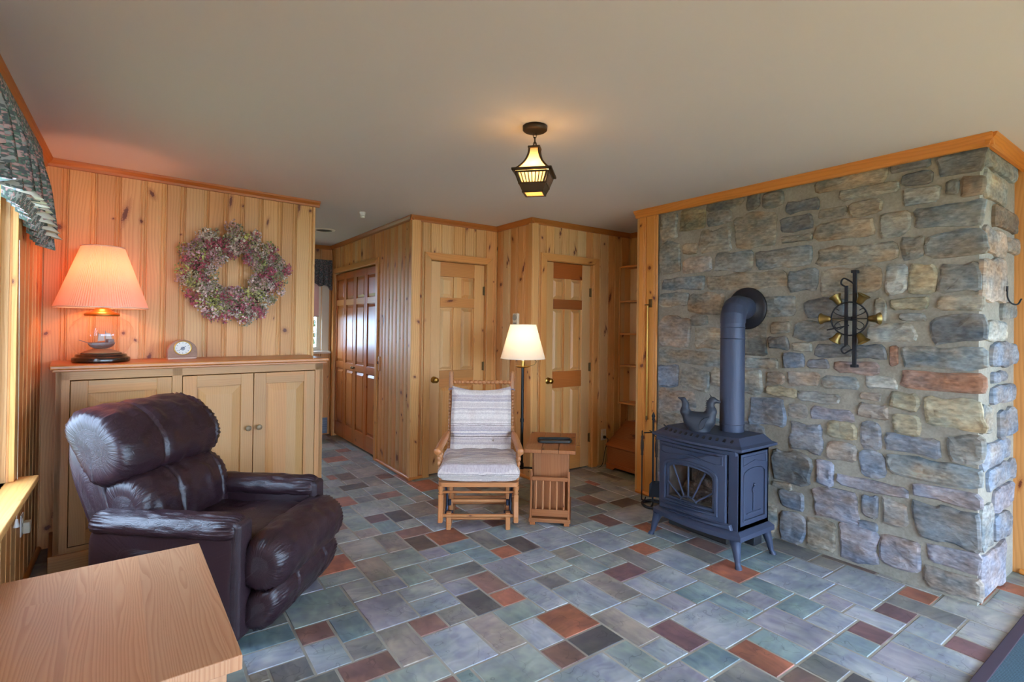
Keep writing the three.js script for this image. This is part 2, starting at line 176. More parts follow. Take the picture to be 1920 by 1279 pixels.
const STONES_FRONT = '2882,2154,2704,2398n 2695,2200,2449,2368o 2442,2216,2240,2320g 2443,2321,2134,2400d 2115,2285,2009,2399d 1995,2271,1846,2379d 1830,2202,1610,2287s 2505,2018,2227,2183n 2208,2011,1886,2254b 1870,2079,1659,2185s 1869,2005,1648,2060d 2884,1881,2665,2136n 2657,2013,2512,2100b 2660,1854,2386,1985p 2368,1852,2056,1994g 2039,1852,1649,1973g 2854,1732,2446,1837g 2428,1711,1817,1836b 1805,1679,1612,1824g 2020,1500,1761,1668g 2883,1601,2601,1721n 2591,1540,2284,1702b 2884,1270,2584,1520p 2575,1448,2414,1530g 2542,1272,2248,1433b 2882,1140,2288,1254n 2883,945,2682,1122l 2665,946,2396,1111n 2383,982,2237,1132b 2886,751,2518,928p 2884,586,2547,735n 2142,1239,1952,1474d 1934,1394,1795,1483n 1945,1287,1798,1376s 1778,1355,1464,1480g 1780,1281,1652,1339n 1843,1169,1696,1268l 1683,1176,1549,1240l 2140,1151,1860,1223n 1818,1050,1608,1152p 1960,1053,1834,1133p 2139,968,1978,1135n 1962,969,1752,1037y 2087,750,1821,951l 1745,953,1490,1026g 1803,834,1678,934p 1637,2297,1233,2398b 1222,2340,1021,2400s 1162,2251,1021,2323s 1003,2267,792,2399s 967,2161,905,2243d 900,2140,793,2250e 1504,2229,1180,2296n 1169,2140,985,2234t 1107,1987,792,2122g 1436,2116,1267,2211b 1628,2132,1449,2198n 1641,1989,1297,2113b 1282,1976,1123,2118n 1170,1832,1060,1958g 1052,1820,794,1970g 1633,1831,1178,1952b 1603,1647,1247,1812b 1241,1637,1132,1806t 1127,1632,998,1808y 993,1631,812,1793g 1003,1530,793,1620b 1218,1544,1026,1615y 1176,1477,1046,1527g 1029,1360,794,1514s 1347,1363,1081,1464t 1704,1496,1460,1630s 1300,1474,1234,1612n 1635,1250,1424,1338s 1405,1256,1238,1339s 1224,1220,1175,1349r 1159,1220,792,1344g 1523,1159,1256,1240q 1171,1090,792,1204r 1592,1058,1365,1143g 1346,1080,1179,1155t 1219,972,1079,1075y 1371,1005,1260,1057p 1385,898,1219,993p 1049,896,792,1072y 1201,829,1067,957y 1660,851,1402,934v 1791,623,1573,818l 1564,740,1388,854y 1563,609,1387,724p 1370,726,1258,881l 1240,728,967,835l 950,728,793,878g 1369,553,1235,709l 1218,596,793,712g 1916,398,1647,613s 1627,431,1508,593v 1491,464,1121,535v 1106,497,792,580v 1855,232,1695,345l 1645,244,1377,426v 1361,304,1272,448l 1256,296,1121,448p 1377,236,1271,286l 1104,282,792,479s 1854,22,1682,206l 1677,23,1505,228n 1487,22,1266,247v 1258,53,1061,254v 1043,153,794,265v 1046,21,793,136p 1909,345,1774,392n 2883,21,2447,286v 2430,21,2097,306l 2080,21,1870,220n 2883,304,2594,562p 2576,324,2194,556n 2176,324,1934,506v 2530,574,2194,740n 2176,524,1950,760l';
const STONES_SIDE = '3777,2003,4324,2129e 3598,2302,4208,2419g 3638,2129,4033,2280n 3601,1842,4013,1986p 4039,1881,4300,1976p 3563,1587,4018,1824p 3949,1501,4253,1599g 3675,1377,4023,1484t 3766,1224,4254,1361l 3769,1143,4029,1207l 3774,1025,4206,1126l 3918,822,4254,985l 3579,702,4115,824l 3695,570,4234,685l 3810,422,4203,551v 3587,274,3793,501g 3810,262,4122,404l 3591,22,4045,244v 3577,885,3776,1032n';
const H = 2.44;
const floor = struct('floor', 'floor of slate tiles in grey, green, brown and brick red', 'floor');
const slateCol = { a: '#bcbeba', b: '#aebab6', c: '#bec4cc', d: '#a0b4b8', e: '#b0aeb8', f: '#b4a9a0', g: '#979591', h: '#a27c73', i: '#c07a62', j: '#836f66', k: '#6e6a6c', l: '#8b6b6e' };
const slateM = {}; for (const k in slateCol) slateM[k] = M(slateCol[k], 0.42, { map: slateT, bumpMap: slateT, bumpScale: 0.0014 });
const groutM = M('#c4bcb0', 0.9, { map: mortarT });
mesh('grout_bed', [bx(4.81, 0.1, 9.65, 1.905, -0.0525, -2.2)], groutM, floor);
const U = 0.0768; seedTo(77);
function slabGeo(x0, x1, z0, z1) {
  const b = 0.003, y = rr(-0.0008, 0.0008), ou = rnd() * 9, ov = rnd() * 9, rot = rnd() < 0.5; const P = [], T = [];
  const q = (a, c, d, e) => { for (const p of [a, c, d, a, d, e]) { P.push(...p); T.push(...(rot ? [p[0] + ou, p[2] + ov] : [p[2] + ou, p[0] + ov])); } };
  const t = [[x0 + b, y, z0 + b], [x1 - b, y, z0 + b], [x1 - b, y, z1 - b], [x0 + b, y, z1 - b]], o = [[x0, y - b, z0], [x1, y - b, z0], [x1, y - b, z1], [x0, y - b, z1]], d = o.map(p => [p[0], -0.012, p[2]]);
  q(t[0], t[3], t[2], t[1]); for (let k = 0; k < 4; k++) { const n = (k + 1) % 4; q(o[n], o[k], t[k], t[n]); q(d[n], d[k], o[k], o[n]); }
  const g = new THREE.BufferGeometry(); g.setAttribute('position', new THREE.Float32BufferAttribute(P, 3)); g.setAttribute('uv', new THREE.Float32BufferAttribute(T, 2)); g.computeVertexNormals(); return g;
}
{
  const list = TILES.split(' ').map(s => { const k = s[s.length - 1]; const [a, n, w, d] = s.slice(0, -1).split(',').map(Number); return { x0: a * U - 0.004, x1: (a + w) * U - 0.004, z0: -(n + d + 0.55) * U, z1: -(n + 0.55) * U, k }; });
  const rest = {};
  list.forEach((t, i) => {
    const g = slabGeo(Math.max(t.x0 + 0.005, -0.48), Math.min(t.x1 - 0.005, 4.265), t.z0 + 0.005, t.z1 - 0.005);
    const cx = (t.x0 + t.x1) / 2, cz = (t.z0 + t.z1) / 2; const hidden = i >= 168 && ((cx < 0.42 && cz > -3.0) || (cx < 1.2 && cz < -3.3 && cx < 0.9) || cz < -6.2);
    t.g = g; t.show = hidden ? 1e9 : i < 168 ? -1 : Math.hypot(cx, cz) / Math.sqrt((t.x1 - t.x0) * (t.z1 - t.z0));
  });
  list.sort((a, b) => a.show - b.show).forEach((t, i) => { if (i < 296) mesh('slate_tile', t.g, slateM[t.k], floor); else (rest[t.k] ||= []).push(t.g); });
  const ks = Object.keys(rest); if (ks.length) {
    const gs = [], cl = []; for (const k of ks) { const c = new THREE.Color(slateCol[k]); for (const g of rest[k]) { gs.push(prep(g)); for (let i = 0; i < g.attributes.position.count; i++) cl.push(c.r, c.g, c.b); } }
    const m = mergeGeometries(gs, false); m.setAttribute('color', new THREE.Float32BufferAttribute(cl, 3)); const o = mesh('further_slate_tiles', m, M('#ffffff', 0.42, { map: slateT, vertexColors: true }), floor); o.userData.kind = 'stuff';
  }
}
{ // pale boards beyond the tile edge, in front of the camera's right and behind it
  let k = 0; for (let z = -0.59; z < 2.6; z += 0.12) wood('floor_board', bx(4.74, 0.012, 0.117, 1.9, -0.006, z + 0.06), [doorM[0], doorM[2], casingM][k++ % 3], floor, 'x');
}
/* ---------- ceiling ---------- */
const ceiling = struct('ceiling', 'flat matt grey-white painted ceiling', 'ceiling');
mesh('ceiling_panel', bx(5.1, 0.12, 9.9, 1.95, H + 0.06, -2.2), ceilM, ceiling);

/* ---------- board walls ---------- */
function plankGeo(w, y0, y1) {
  const pr = [[0, -0.008], [0.0025, -0.008], [0.005, -0.0005], [0.009, 0], [w - 0.034, 0], [w - 0.031, -0.0055], [w - 0.028, -0.0055], [w - 0.024, -0.001], [w - 0.016, -0.001], [w - 0.012, -0.0055], [w - 0.009, -0.0055], [w - 0.005, -0.0005], [w - 0.0025, -0.008], [w, -0.008]];
  const P = [], T = []; const ou = Math.floor(rnd() * 8) * SW + 0.003, ov = rnd() * 2.5;
  for (let i = 0; i < pr.length - 1; i++) { const a = pr[i], b = pr[i + 1]; const q = [[a, y0], [b, y0], [b, y1], [a, y0], [b, y1], [a, y1]]; for (const [p, y] of q) { P.push(p[0], y, p[1]); T.push(p[0] + ou, y + ov); } }
  const g = new THREE.BufferGeometry(); g.setAttribute('position', new THREE.Float32BufferAttribute(P, 3)); g.setAttribute('uv', new THREE.Float32BufferAttribute(T, 2)); g.computeVertexNormals(); return g;
}
function wallFrame(p0, p1) { const dx = p1[0] - p0[0], dz = p1[1] - p0[1], L = Math.hypot(dx, dz); return { L, turn: Math.atan2(-dz / L, dx / L), at: [p0[0], 0, p0[1]] }; }
function slabBoxes(L, holes, y0, y1, t, z1, i0 = 0, i1 = 0) { // slab with rectangular openings
  const xs = [...new Set([i0, L - i1, ...holes.flatMap(h => [h[0], h[1]])])].sort((a, b) => a - b), out = [];
  for (let i = 0; i < xs.length - 1; i++) {
    const a = xs[i], b = xs[i + 1], c = (a + b) / 2; const hs = holes.filter(h => c > h[0] && c < h[1]).sort((p, q) => p[2] - q[2]); let y = y0;
    for (const h of hs) { if (h[2] > y + 0.001) out.push(bx(b - a, h[2] - y, t, c, (h[2] + y) / 2, z1 - t / 2)); y = h[3]; }
    if (y < y1 - 0.001) out.push(bx(b - a, y1 - y, t, c, (y + y1) / 2, z1 - t / 2));
  }
  return out;
}
function boardWall(name, label, p0, p1, o = {}) {
  const { holes = [], w = 0.118, mats = pineM, thick = 0.1, from = 0, to = 1e9, y0 = 0, y1 = H, e0 = 0, e1 = 0, i0 = 0, i1 = 0 } = o; const f = wallFrame(p0, p1); const g = struct(name, label, 'wall', f.at, f.turn);
  const core = slabBoxes(f.L, holes, y0, y1, thick - 0.009, -0.0085, i0, i1); if (e0) core.push(bx(e0, y1 - y0, thick - 0.009, -e0 / 2, (y0 + y1) / 2, -0.0085 - (thick - 0.009) / 2)); if (e1) core.push(bx(e1, y1 - y0, thick - 0.009, f.L + e1 / 2, (y0 + y1) / 2, -0.0085 - (thick - 0.009) / 2)); wood('wall_core', core, mats[0], g);
  const cuts = [...new Set([Math.max(0, from), Math.min(f.L, to), ...holes.flatMap(h => [h[0], h[1]]).filter(s => s > from && s < Math.min(f.L, to))])].sort((a, b) => a - b);
  for (let i = 0; i < cuts.length - 1; i++) {
    const a = cuts[i], b = cuts[i + 1], n = Math.max(1, Math.round((b - a) / w)), ww = (b - a) / n; const wd = []; let s = 0; for (let k = 0; k < n; k++) { const q = ww * rr(0.85, 1.15); wd.push(q); s += q; }
    let x = a; for (let k = 0; k < n; k++) {
      const pw = wd[k] * (b - a) / s, c = x + pw / 2; const hs = holes.filter(h => c > h[0] && c < h[1]).sort((p, q) => p[2] - q[2]); let y = y0; const m = mats[Math.floor(rnd() * mats.length)];
      const put = (ya, yb) => { if (yb - ya < 0.02) return; const ms = mesh('plank', plankGeo(pw, ya, yb), m, g); ms.position.x = x; };
      for (const h of hs) { put(y, h[2]); y = h[3]; } put(y, y1); x += pw;
    }
  }
  return g;
}
let trimN = 0;
function crown(label, p0, p1, e0 = 0, e1 = 0, size = 1, mat = crownM) {
  const f = wallFrame(p0, p1), g = struct('trim_' + (++trimN), label, 'moulding', f.at, f.turn), s = size;
  const pr = [[0, H - 0.05 * s], [0.012 * s, H - 0.048 * s], [0.016 * s, H - 0.034 * s], [0.033 * s, H - 0.014 * s], [0.038 * s, H - 0.001], [0, H - 0.001]];
  const ge = extr(pr, f.L + e0 + e1).rotateY(Math.PI / 2).scale(1, 1, -1); // profile x becomes local z
  const q = ge.index ? ge.toNonIndexed() : ge; const pa = q.attributes.position.array; for (let i = 0; i < pa.length; i += 9) for (let k = 0; k < 3; k++) { const t = pa[i + k]; pa[i + k] = pa[i + 6 + k]; pa[i + 6 + k] = t; }
  q.translate(-e0, 0, 0); q.computeVertexNormals(); wood('moulding', q, mat, g, 'x'); return g;
}
seedTo(2001);
const PA0 = [-0.485, -4.357], PA1 = [1.17, -4.5];
boardWall('wall_left', 'pine-boarded left wall with the curtained window', [-0.485, 2.6], [-0.485, -4.357], { holes: [[5.15, 5.98, 0.66, 2.2]], from: 4.2, w: 0.13, e1: 0.2, e0: 0.1 });
boardWall('wall_back', 'knotty pine board wall behind the wreath and cabinet', PA0, PA1, { w: 0.125, e0: 0.15 });
boardWall('wall_hall_end', 'pine-boarded end wall of the hallway', [0.6, -6.95], [2.06, -6.95], { holes: [[0.1, 1.33, 1.08, 2.02]], w: 0.1, e0: 0.1, e1: 0.1 });
boardWall('wall_hall_right', 'pine-boarded hallway wall with the folding closet doors', [2.06, -6.95], [2.06, -4.49], { holes: [[0.13, 1.585, 0, 2.075]], w: 0.09, i1: 0.012 });
boardWall('wall_door_left', 'pine-boarded wall around the door behind the rocker', [2.06, -4.49], [3.0, -4.49], { holes: [[0.187, 0.808, 0, 2.045]], w: 0.115, e1: 0.1, i0: 0.012 });
boardWall('wall_notch', 'short pine-boarded wall between the two doors', [3.0, -4.49], [3.0, -3.9], { w: 0.115, e0: 0.1, i1: 0.012 });
boardWall('wall_door_right', 'pine-boarded wall around the door beside the alcove', [3.0, -3.9], [4.33, -3.9], { holes: [[0.166, 0.784, 0, 2.06]], w: 0.105, e1: 0.1, i0: 0.012 });
boardWall('wall_alcove', 'pine-boarded back of the shelf alcove', [4.33, -3.9], [4.33, -3.09], { w: 0.11, e0: 0.1 });
boardWall('wall_right', 'pine-boarded wall right of the stone chimney', [4.27, -0.83], [4.27, 2.6], { w: 0.12, to: 0.7, holes: [[1.2, 3.1, 0.3, 2.15]], e1: 0.1 });
boardWall('wall_rear', 'rear wall of the room with two large windows', [4.27, 2.6], [-0.485, 2.6], { holes: [[0.2, 2.3, 0.06, 2.2], [2.45, 4.55, 0.06, 2.2]], from: 0, to: 0.001, e0: 0.1, e1: 0.1 });
{ const g = struct('wall_hall_left', 'plain wall closing the hallway behind the wreath wall', 'wall'); wood('wall_core', [bx(0.1, H, 2.4, 0.55, H / 2, -5.8), bx(0.62, H, 0.1, 0.9, H / 2, -4.62).translate(0, 0, -0.04)], pineM[3], g); }
{ const g = struct('wall_outer', 'outer walls closing the closets behind the doors', 'wall'); wood('wall_core', [bx(0.1, H, 4.0, 4.49, H / 2, -5.05), bx(2.5, H, 0.1, 3.29, H / 2, -7.1), bx(2.2, H, 0.1, 0.95, H / 2, -7.1).scale(1, 1, 1), bx(0.1, H, 2.3, 4.49, H / 2, -2.0), bx(0.1, H, 2.6, -0.13, H / 2, -5.8), bx(1.2, H, 0.1, 0.4, H / 2, -4.72)].filter((q, i) => i !== 2), doorM[0], g); }
{ const e = wallFrame(PA0, PA1); const g = struct('trim_corner', 'pine corner board at the end of the wreath wall', 'moulding', [PA1[0], 0, PA1[1]], e.turn); wood('corner_board', rb(0.02, H, 0.15, 0.004, 0.01, H / 2, -0.072), pineM[2], g); }
{ const g = struct('trim_hall_corner', 'flat pine corner board where the hallway begins', 'moulding'); wood('corner_board', rb(0.082, H - 0.04, 0.016, 0.003, 2.093, (H - 0.04) / 2, -4.483), pineM[2], g); wood('corner_board', rb(0.014, H - 0.04, 0.05, 0.003, 2.052, (H - 0.04) / 2, -4.50), pineM[2], g); }
{ const g = struct('trim_notch_corner', 'flat pine corner board between the two doors', 'moulding'); wood('corner_board', rb(0.07, H - 0.04, 0.014, 0.003, 3.028, (H - 0.04) / 2, -3.894), pineM[2], g); wood('corner_board', rb(0.014, H - 0.04, 0.06, 0.003, 2.994, (H - 0.04) / 2, -3.917), pineM[1], g); }
crown('stained moulding along the top of the wreath wall', PA0, [PA1[0] + 0.02, PA1[1]], 0, 0.03);
crown('stained moulding along the top of the left wall', [-0.485, 2.6], [-0.485, -4.357], 0, 0, 1.15);
crown('stained moulding at the hallway end wall', [0.6, -6.95], [2.06, -6.95]);
crown('stained moulding over the folding closet doors', [2.06, -6.95], [2.06, -4.49], 0, 0.03, 0.9);
crown('stained moulding over the left door', [2.06, -4.49], [3.0, -4.49], 0.03, 0);
crown('stained moulding over the short wall between doors', [3.0, -4.49], [3.0, -3.9], 0, 0.03);
crown('stained moulding over the right door', [3.0, -3.9], [4.33, -3.9], 0.03, 0);
crown('stained moulding in the shelf alcove', [4.33, -3.9], [4.33, -3.09]);
crown('orange stained moulding along the top of the stone chimney', [3.548, -3.1], [3.548, -0.79], 0.02, 0.03, 1.25, woodM(clearT, '#f2c88c', 0.4));
crown('orange stained moulding over the chimney side', [3.548, -0.79], [4.27, -0.79], 0.03, 0, 1.25, woodM(clearT, '#eabb7e', 0.4));
crown('stained moulding along the top of the right wall', [4.27, -0.79], [4.27, 2.6], 0, 0, 1.2);
/* base quarter rounds */
let baseN = 0; function baseRound(side, label, p0, p1) { const f = wallFrame(p0, p1), g = struct('baseboard_' + side, label, 'baseboard', f.at, f.turn); wood('quarter_round', new THREE.CylinderGeometry(0.017, 0.017, f.L, 10).rotateZ(Math.PI / 2).translate(f.L / 2, 0.012, 0.004), trimM, g, 'x'); }
baseRound('hall', 'quarter-round strip at the foot of the hallway wall', [2.06, -5.36], [2.06, -4.47]);
baseRound('door', 'quarter-round strip at the hallway corner', [2.05, -4.49], [2.18, -4.49]);
baseRound('notch', 'quarter-round strip at the foot of the short wall', [3.0, -4.47], [3.0, -3.885]);
baseRound('right', 'quarter-round strip at the foot of the right wall', [4.27, -0.79], [4.27, 2.55]);
baseRound('left', 'quarter-round strip at the foot of the left wall', [-0.485, -1.0], [-0.485, -4.34]);

/* ---------- stone chimney ---------- */
const chimney = struct('wall_fireplace', 'chimney wall of rough grey, tan and rust fieldstone set in mortar', 'wall');
const mortarM = M('#b6b1a6', 0.95, { map: mortarT, bumpMap: mortarT, bumpScale: 0.003 });
mesh('mortar', [grain(bx(0.702, H, 2.08, 3.923, H / 2, -1.863).translate(0, 0, 0)), grain(bx(0.76, H, 0.1, 3.95, H / 2, -3.03))], mortarM, chimney);
const stoneCol = { n: '#b5ae9f', o: '#b0a281', g: '#a5a59f', d: '#969083', s: '#929290', b: '#bcae98', p: '#c2b3a4', l: '#a0a5ae', y: '#c8bc9e', e: '#a08b76', t: '#c6c6bd', r: '#c09680', q: '#c6aca0', v: '#b6b0b6' };
const stoneM = {}; for (const k in stoneCol) stoneM[k] = M(stoneCol[k], 0.92, { map: stoneT, bumpMap: stoneT, bumpScale: 0.008 });
function stoneGeo(w, h, d, rough) { // rounded block outline with a gently uneven face
  const per = 2 * (w + h), n = Math.max(16, Math.min(30, Math.round(per / 0.045))), P = [], base = [], r0 = Math.min(0.03, w * 0.22, h * 0.22), se = Math.floor(rnd() * 1e6);
  for (let i = 0; i < n; i++) { let t = (i + 0.5) / n * per, x, y; if (t < w) { x = -w / 2 + t; y = -h / 2; } else if (t < w + h) { x = w / 2; y = -h / 2 + t - w; } else if (t < 2 * w + h) { x = w / 2 - (t - w - h); y = h / 2; } else { x = -w / 2; y = h / 2 - (t - 2 * w - h); }
    const ix = Math.max(0, Math.abs(x) - (w / 2 - r0)), iy = Math.max(0, Math.abs(y) - (h / 2 - r0)), e = Math.hypot(ix, iy); if (e > r0 && ix > 0 && iy > 0) { const k = r0 / e; x = Math.sign(x) * (w / 2 - r0 + ix * k); y = Math.sign(y) * (h / 2 - r0 + iy * k); }
    const j = (vn(i * 0.55, 3.3, se) - 0.5) * Math.min(0.042, h * 0.24), j2 = (vn(i * 0.55, 9.3, se) - 0.5) * Math.min(0.042, w * 0.16); base.push([x + j2, y + j]); }
  const ring = (ins, dep) => base.map(([x, y]) => { const L = Math.max(1e-4, Math.min(w, h) / 2), k = 1 - ins / L; const px = x - Math.sign(x) * Math.min(Math.abs(x), ins) * Math.abs(x) / (w / 2), py = y - Math.sign(y) * Math.min(Math.abs(y), ins) * Math.abs(y) / (h / 2); return [px, py, dep + (dep > 0 ? (vn(px * 22 + 50, py * 22 + 50, se) - 0.5) * rough : 0)]; });
  const mn = Math.min(w, h), R = [ring(0, -0.01), ring(0.002, d * 0.35), ring(Math.min(0.014, mn * 0.12), d), ring(mn * 0.24, d * 1.08)], c0 = [0, 0, d * 1.08 + (rnd() - 0.5) * rough * 0.5];
  for (let k = 0; k < 3; k++) for (let i = 0; i < n; i++) { const j = (i + 1) % n; P.push(...R[k][i], ...R[k][j], ...R[k + 1][j], ...R[k][i], ...R[k + 1][j], ...R[k + 1][i]); }
  for (let i = 0; i < n; i++) P.push(...R[3][i], ...R[3][(i + 1) % n], ...c0);
  const T = [], ou = rnd() * 5, ov = rnd() * 5; for (let i = 0; i < P.length; i += 3) T.push(P[i] + ou, P[i + 1] * 1.6 + ov);
  let g = new THREE.BufferGeometry(); g.setAttribute('position', new THREE.Float32BufferAttribute(P, 3)); g.setAttribute('uv', new THREE.Float32BufferAttribute(T, 2)); g.computeVertexNormals(); return g;
}
seedTo(909);
STONES_FRONT.split(' ').forEach(s => {
  const k = s[s.length - 1], q = s.slice(0, -1).split(',').map(Number); let z0 = -q[0] / 1000, z1 = -q[2] / 1000, y0 = q[1] / 1000, y1 = q[3] / 1000; y0 = Math.max(0.02, y0); y1 = Math.min(H - 0.02, y1); z1 = Math.min(z1, -0.79);
  const m = mesh('stone', stoneGeo(z1 - z0, y1 - y0, rr(0.006, 0.016), 0.011), stoneM[k], chimney); m.position.set(3.568, (y0 + y1) / 2, (z0 + z1) / 2); m.rotation.y = -Math.PI / 2;
});
STONES_SIDE.split(' ').forEach(s => {
  const k = s[s.length - 1], q = s.slice(0, -1).split(',').map(v => Number(v) / 1000);
  const m = mesh('stone', stoneGeo(Math.min(q[2], 4.26) - q[0], Math.min(H - 0.03, q[3]) - q[1], rr(0.008, 0.018), 0.011), stoneM[k], chimney); m.position.set((Math.min(q[2], 4.26) + q[0]) / 2, (q[1] + Math.min(H - 0.03, q[3])) / 2, -0.812);
});
{ // pine boards covering the chimney's left edge
  const g = struct('trim_post', 'golden pine boards covering the left edge of the chimney', 'moulding', [3.56, 0, -3.095], -Math.PI / 2); let x = 0;
  for (const w of [0.085, 0.12]) { const m = mesh('plank', plankGeo(w, 0, H - 0.05), woodM(pineT, '#ffe0a8', 0.4), g); m.position.set(x, 0, 0.012); x += w; }
  wood('edge_board', bx(0.02, H - 0.05, 0.7, -0.012, (H - 0.05) / 2, -0.345), pineM[0], g);
  wood('quarter_round', new THREE.CylinderGeometry(0.016, 0.016, 0.2, 10).rotateZ(Math.PI / 2).translate(0.1, 0.012, 0.014), trimM, g, 'x');
}
/* ---------- doors ---------- */
function casing(g, x0, x1, h, wc = 0.068) {
  const d = 0.02; const put = (pts, ax) => wood('casing', extr(pts, d, 0.004), casingM, g, ax);
  put([[x0 - wc, 0], [x0, 0], [x0, h], [x0 - wc, h + wc]], 'y'); put([[x1, 0], [x1 + wc, 0], [x1 + wc, h + wc], [x1, h]], 'y'); put([[x0 - wc, h + wc], [x0, h], [x1, h], [x1 + wc, h + wc]], 'x');
}
function sixPanel(name, label, p0, turn, x0, x1, h, accents) {
  const g = struct(name, label, 'door', p0, turn), w = x1 - x0 - 0.008, xl = x0 + 0.004, D = 0.038, zf = -0.03; const z = zf - D / 2; casing(g, x0, x1, h, 0.068);
  wood('jamb', [bx(0.012, h, 0.09, x0 - 0.004, h / 2, -0.05), bx(0.012, h, 0.09, x1 + 0.004, h / 2, -0.05), bx(x1 - x0, 0.012, 0.09, (x0 + x1) / 2, h + 0.004, -0.05)], casingM, g);
  const st = 0.115, y = [0.012, 0.23, 0.83, 0.99, 1.60, 1.695, 1.9, h - 0.006]; const dm = () => doorM[Math.floor(rnd() * 3)];
  wood('stile', rb(st, y[7] - y[0], D, 0.003, xl + st / 2, (y[0] + y[7]) / 2, z), dm(), g); wood('stile', rb(st, y[7] - y[0], D, 0.003, xl + w - st / 2, (y[0] + y[7]) / 2, z), dm(), g);
  const iw = w - 2 * st, xc = xl + w / 2;
  [[y[0], y[1]], [y[2], y[3]], [y[4], y[5]], [y[6], y[7]]].forEach(([a, b], i) => wood('rail', rb(iw, b - a, D - 0.001, 0.003, xc, (a + b) / 2, z), accents[i], g, 'x'));
  const mt = 0.085, pw = (iw - mt) / 2;
  [[y[1], y[2]], [y[3], y[4]], [y[5], y[6]]].forEach(([a, b]) => {
    wood('mullion', rb(mt, b - a, D - 0.001, 0.003, xc, (a + b) / 2, z), dm(), g);
    for (const s of [-1, 1]) { const cx = xc + s * (mt / 2 + pw / 2); wood('panel', [bx(pw, b - a, 0.01, cx, (a + b) / 2, z - 0.009), frustum(cx - pw / 2 + 0.01, cx + pw / 2 - 0.01, a + 0.01, b - 0.01, 0.026, z - 0.0035, z + 0.013)], dm(), g); }
  });
  const kx = xl + 0.06; const kn = lathe([[0, 0.066], [0.02, 0.064], [0.027, 0.052], [0.024, 0.04], [0.011, 0.032], [0.01, 0.012], [0.031, 0.01], [0.033, 0]], 20).rotateX(Math.PI / 2).translate(kx, 0.905, zf); mesh('knob', kn, brassM, g);
  for (const hy of [0.3, 1.02, 1.78]) mesh('hinge', [cy(0.007, 0.007, 0.09, 8, x1 - 0.003, hy, -0.022), bx(0.018, 0.085, 0.003, x1 - 0.012, hy, -0.029)], darkBrassM, g);
  return g;
}
seedTo(31);
sixPanel('door_1', 'six-panel pine door behind the rocking chair', [2.06, 0, -4.49], 0, 0.187, 0.808, 2.045, [doorM[1], railM, railM, railM]);
sixPanel('door_2', 'six-panel pine door with dark rails beside the shelf alcove', [3.0, 0, -3.9], 0, 0.166, 0.784, 2.06, [railM, woodM(clearT, '#d9a06c', 0.42), railDarkM, woodM(clearT, '#c98a58', 0.42)]);
{ // folding closet doors
  const g = struct('door_3', 'glossy orange pine folding closet doors in the hallway', 'door', [2.06, 0, -6.95], -Math.PI / 2); casing(g, 0.13, 1.585, 2.075, 0.06);
  const n = 4, L = 1.447, lw = L / n;
  for (let k = 0; k < n; k++) {
    const lf = new THREE.Group(); lf.name = 'leaf'; lf.position.set(0.134 + k * lw, 0, -0.012); g.add(lf); const w = lw - 0.004, st = 0.045, D = 0.03, z = -D / 2, m = () => bifoldM[Math.floor(rnd() * 3)], y = [0.03, 0.2, 0.88, 0.96, 1.66, 1.73, 1.98, 2.06];
    for (const s of [0, 1]) wood('stile', rb(st, y[7] - y[0], D, 0.003, s ? w - st / 2 : st / 2, (y[0] + y[7]) / 2, z), m(), lf);
    for (const [a, b] of [[y[0], y[1]], [y[2], y[3]], [y[4], y[5]], [y[6], y[7]]]) wood('rail', rb(w - 2 * st, b - a, D - 0.001, 0.003, w / 2, (a + b) / 2, z), a > 1.6 && a < 1.7 ? casingM : m(), lf, 'x');
    for (const [a, b] of [[y[1], y[2]], [y[3], y[4]], [y[5], y[6]]]) wood('panel', [bx(w - 2 * st, b - a, 0.008, w / 2, (a + b) / 2, z - 0.008), frustum(st + 0.008, w - st - 0.008, a + 0.008, b - 0.008, 0.03, z - 0.0035, z + 0.011)], m(), lf);
    if (k === 1 || k === 2) mesh('knob', lathe([[0, 0.032], [0.014, 0.028], [0.015, 0.018], [0.007, 0.01], [0.009, 0]], 14).rotateX(Math.PI / 2).translate(k === 1 ? w - 0.025 : 0.025, 0.92, 0), darkBrassM, lf);
  }
}
/* ---------- windows ---------- */
function windowUnit(name, label, at, turn, x0, x1, y0, y1, mullions, frameMat, sill) {
  const g = struct(name, label, 'window', at, turn), t = 0.05, z = -0.06; const fr = (w, h, x, y, nm = 'window_frame') => wood(nm, bx(w, h, 0.05, x, y, z), frameMat, g, w > h ? 'x' : 'y');
  fr(t, y1 - y0, x0 + t / 2, (y0 + y1) / 2); fr(t, y1 - y0, x1 - t / 2, (y0 + y1) / 2); fr(x1 - x0 - 2 * t, t, (x0 + x1) / 2, y0 + t / 2); fr(x1 - x0 - 2 * t, t, (x0 + x1) / 2, y1 - t / 2);
  const W = x1 - x0 - 2 * t; for (let k = 1; k < mullions; k++) fr(0.035, y1 - y0 - 2 * t, x0 + t + W * k / mullions, (y0 + y1) / 2, 'sash_bar');
  for (let k = 0; k < mullions; k++) mesh('pane', bx(W / mullions - 0.036, y1 - y0 - 2 * t, 0.003, x0 + t + W * (k + 0.5) / mullions, (y0 + y1) / 2, z), glassM, g);
  if (sill) { wood('window_sill', rb(x1 - x0 + 0.2, 0.03, 0.16, 0.006, (x0 + x1) / 2, y0 - 0.015, 0.02), frameMat, g, 'x'); for (const x of [x0 - 0.045, x1 + 0.045]) wood('casing', rb(0.09, y1 - y0 + 0.09, 0.022, 0.004, x, (y0 + y1) / 2 + 0.045, 0.011), frameMat, g); wood('casing', rb(x1 - x0, 0.09, 0.022, 0.004, (x0 + x1) / 2, y1 + 0.045, 0.011), frameMat, g, 'x'); }
  return g;
}
const paleFrameM = woodM(clearT, '#fff0cf', 0.45);
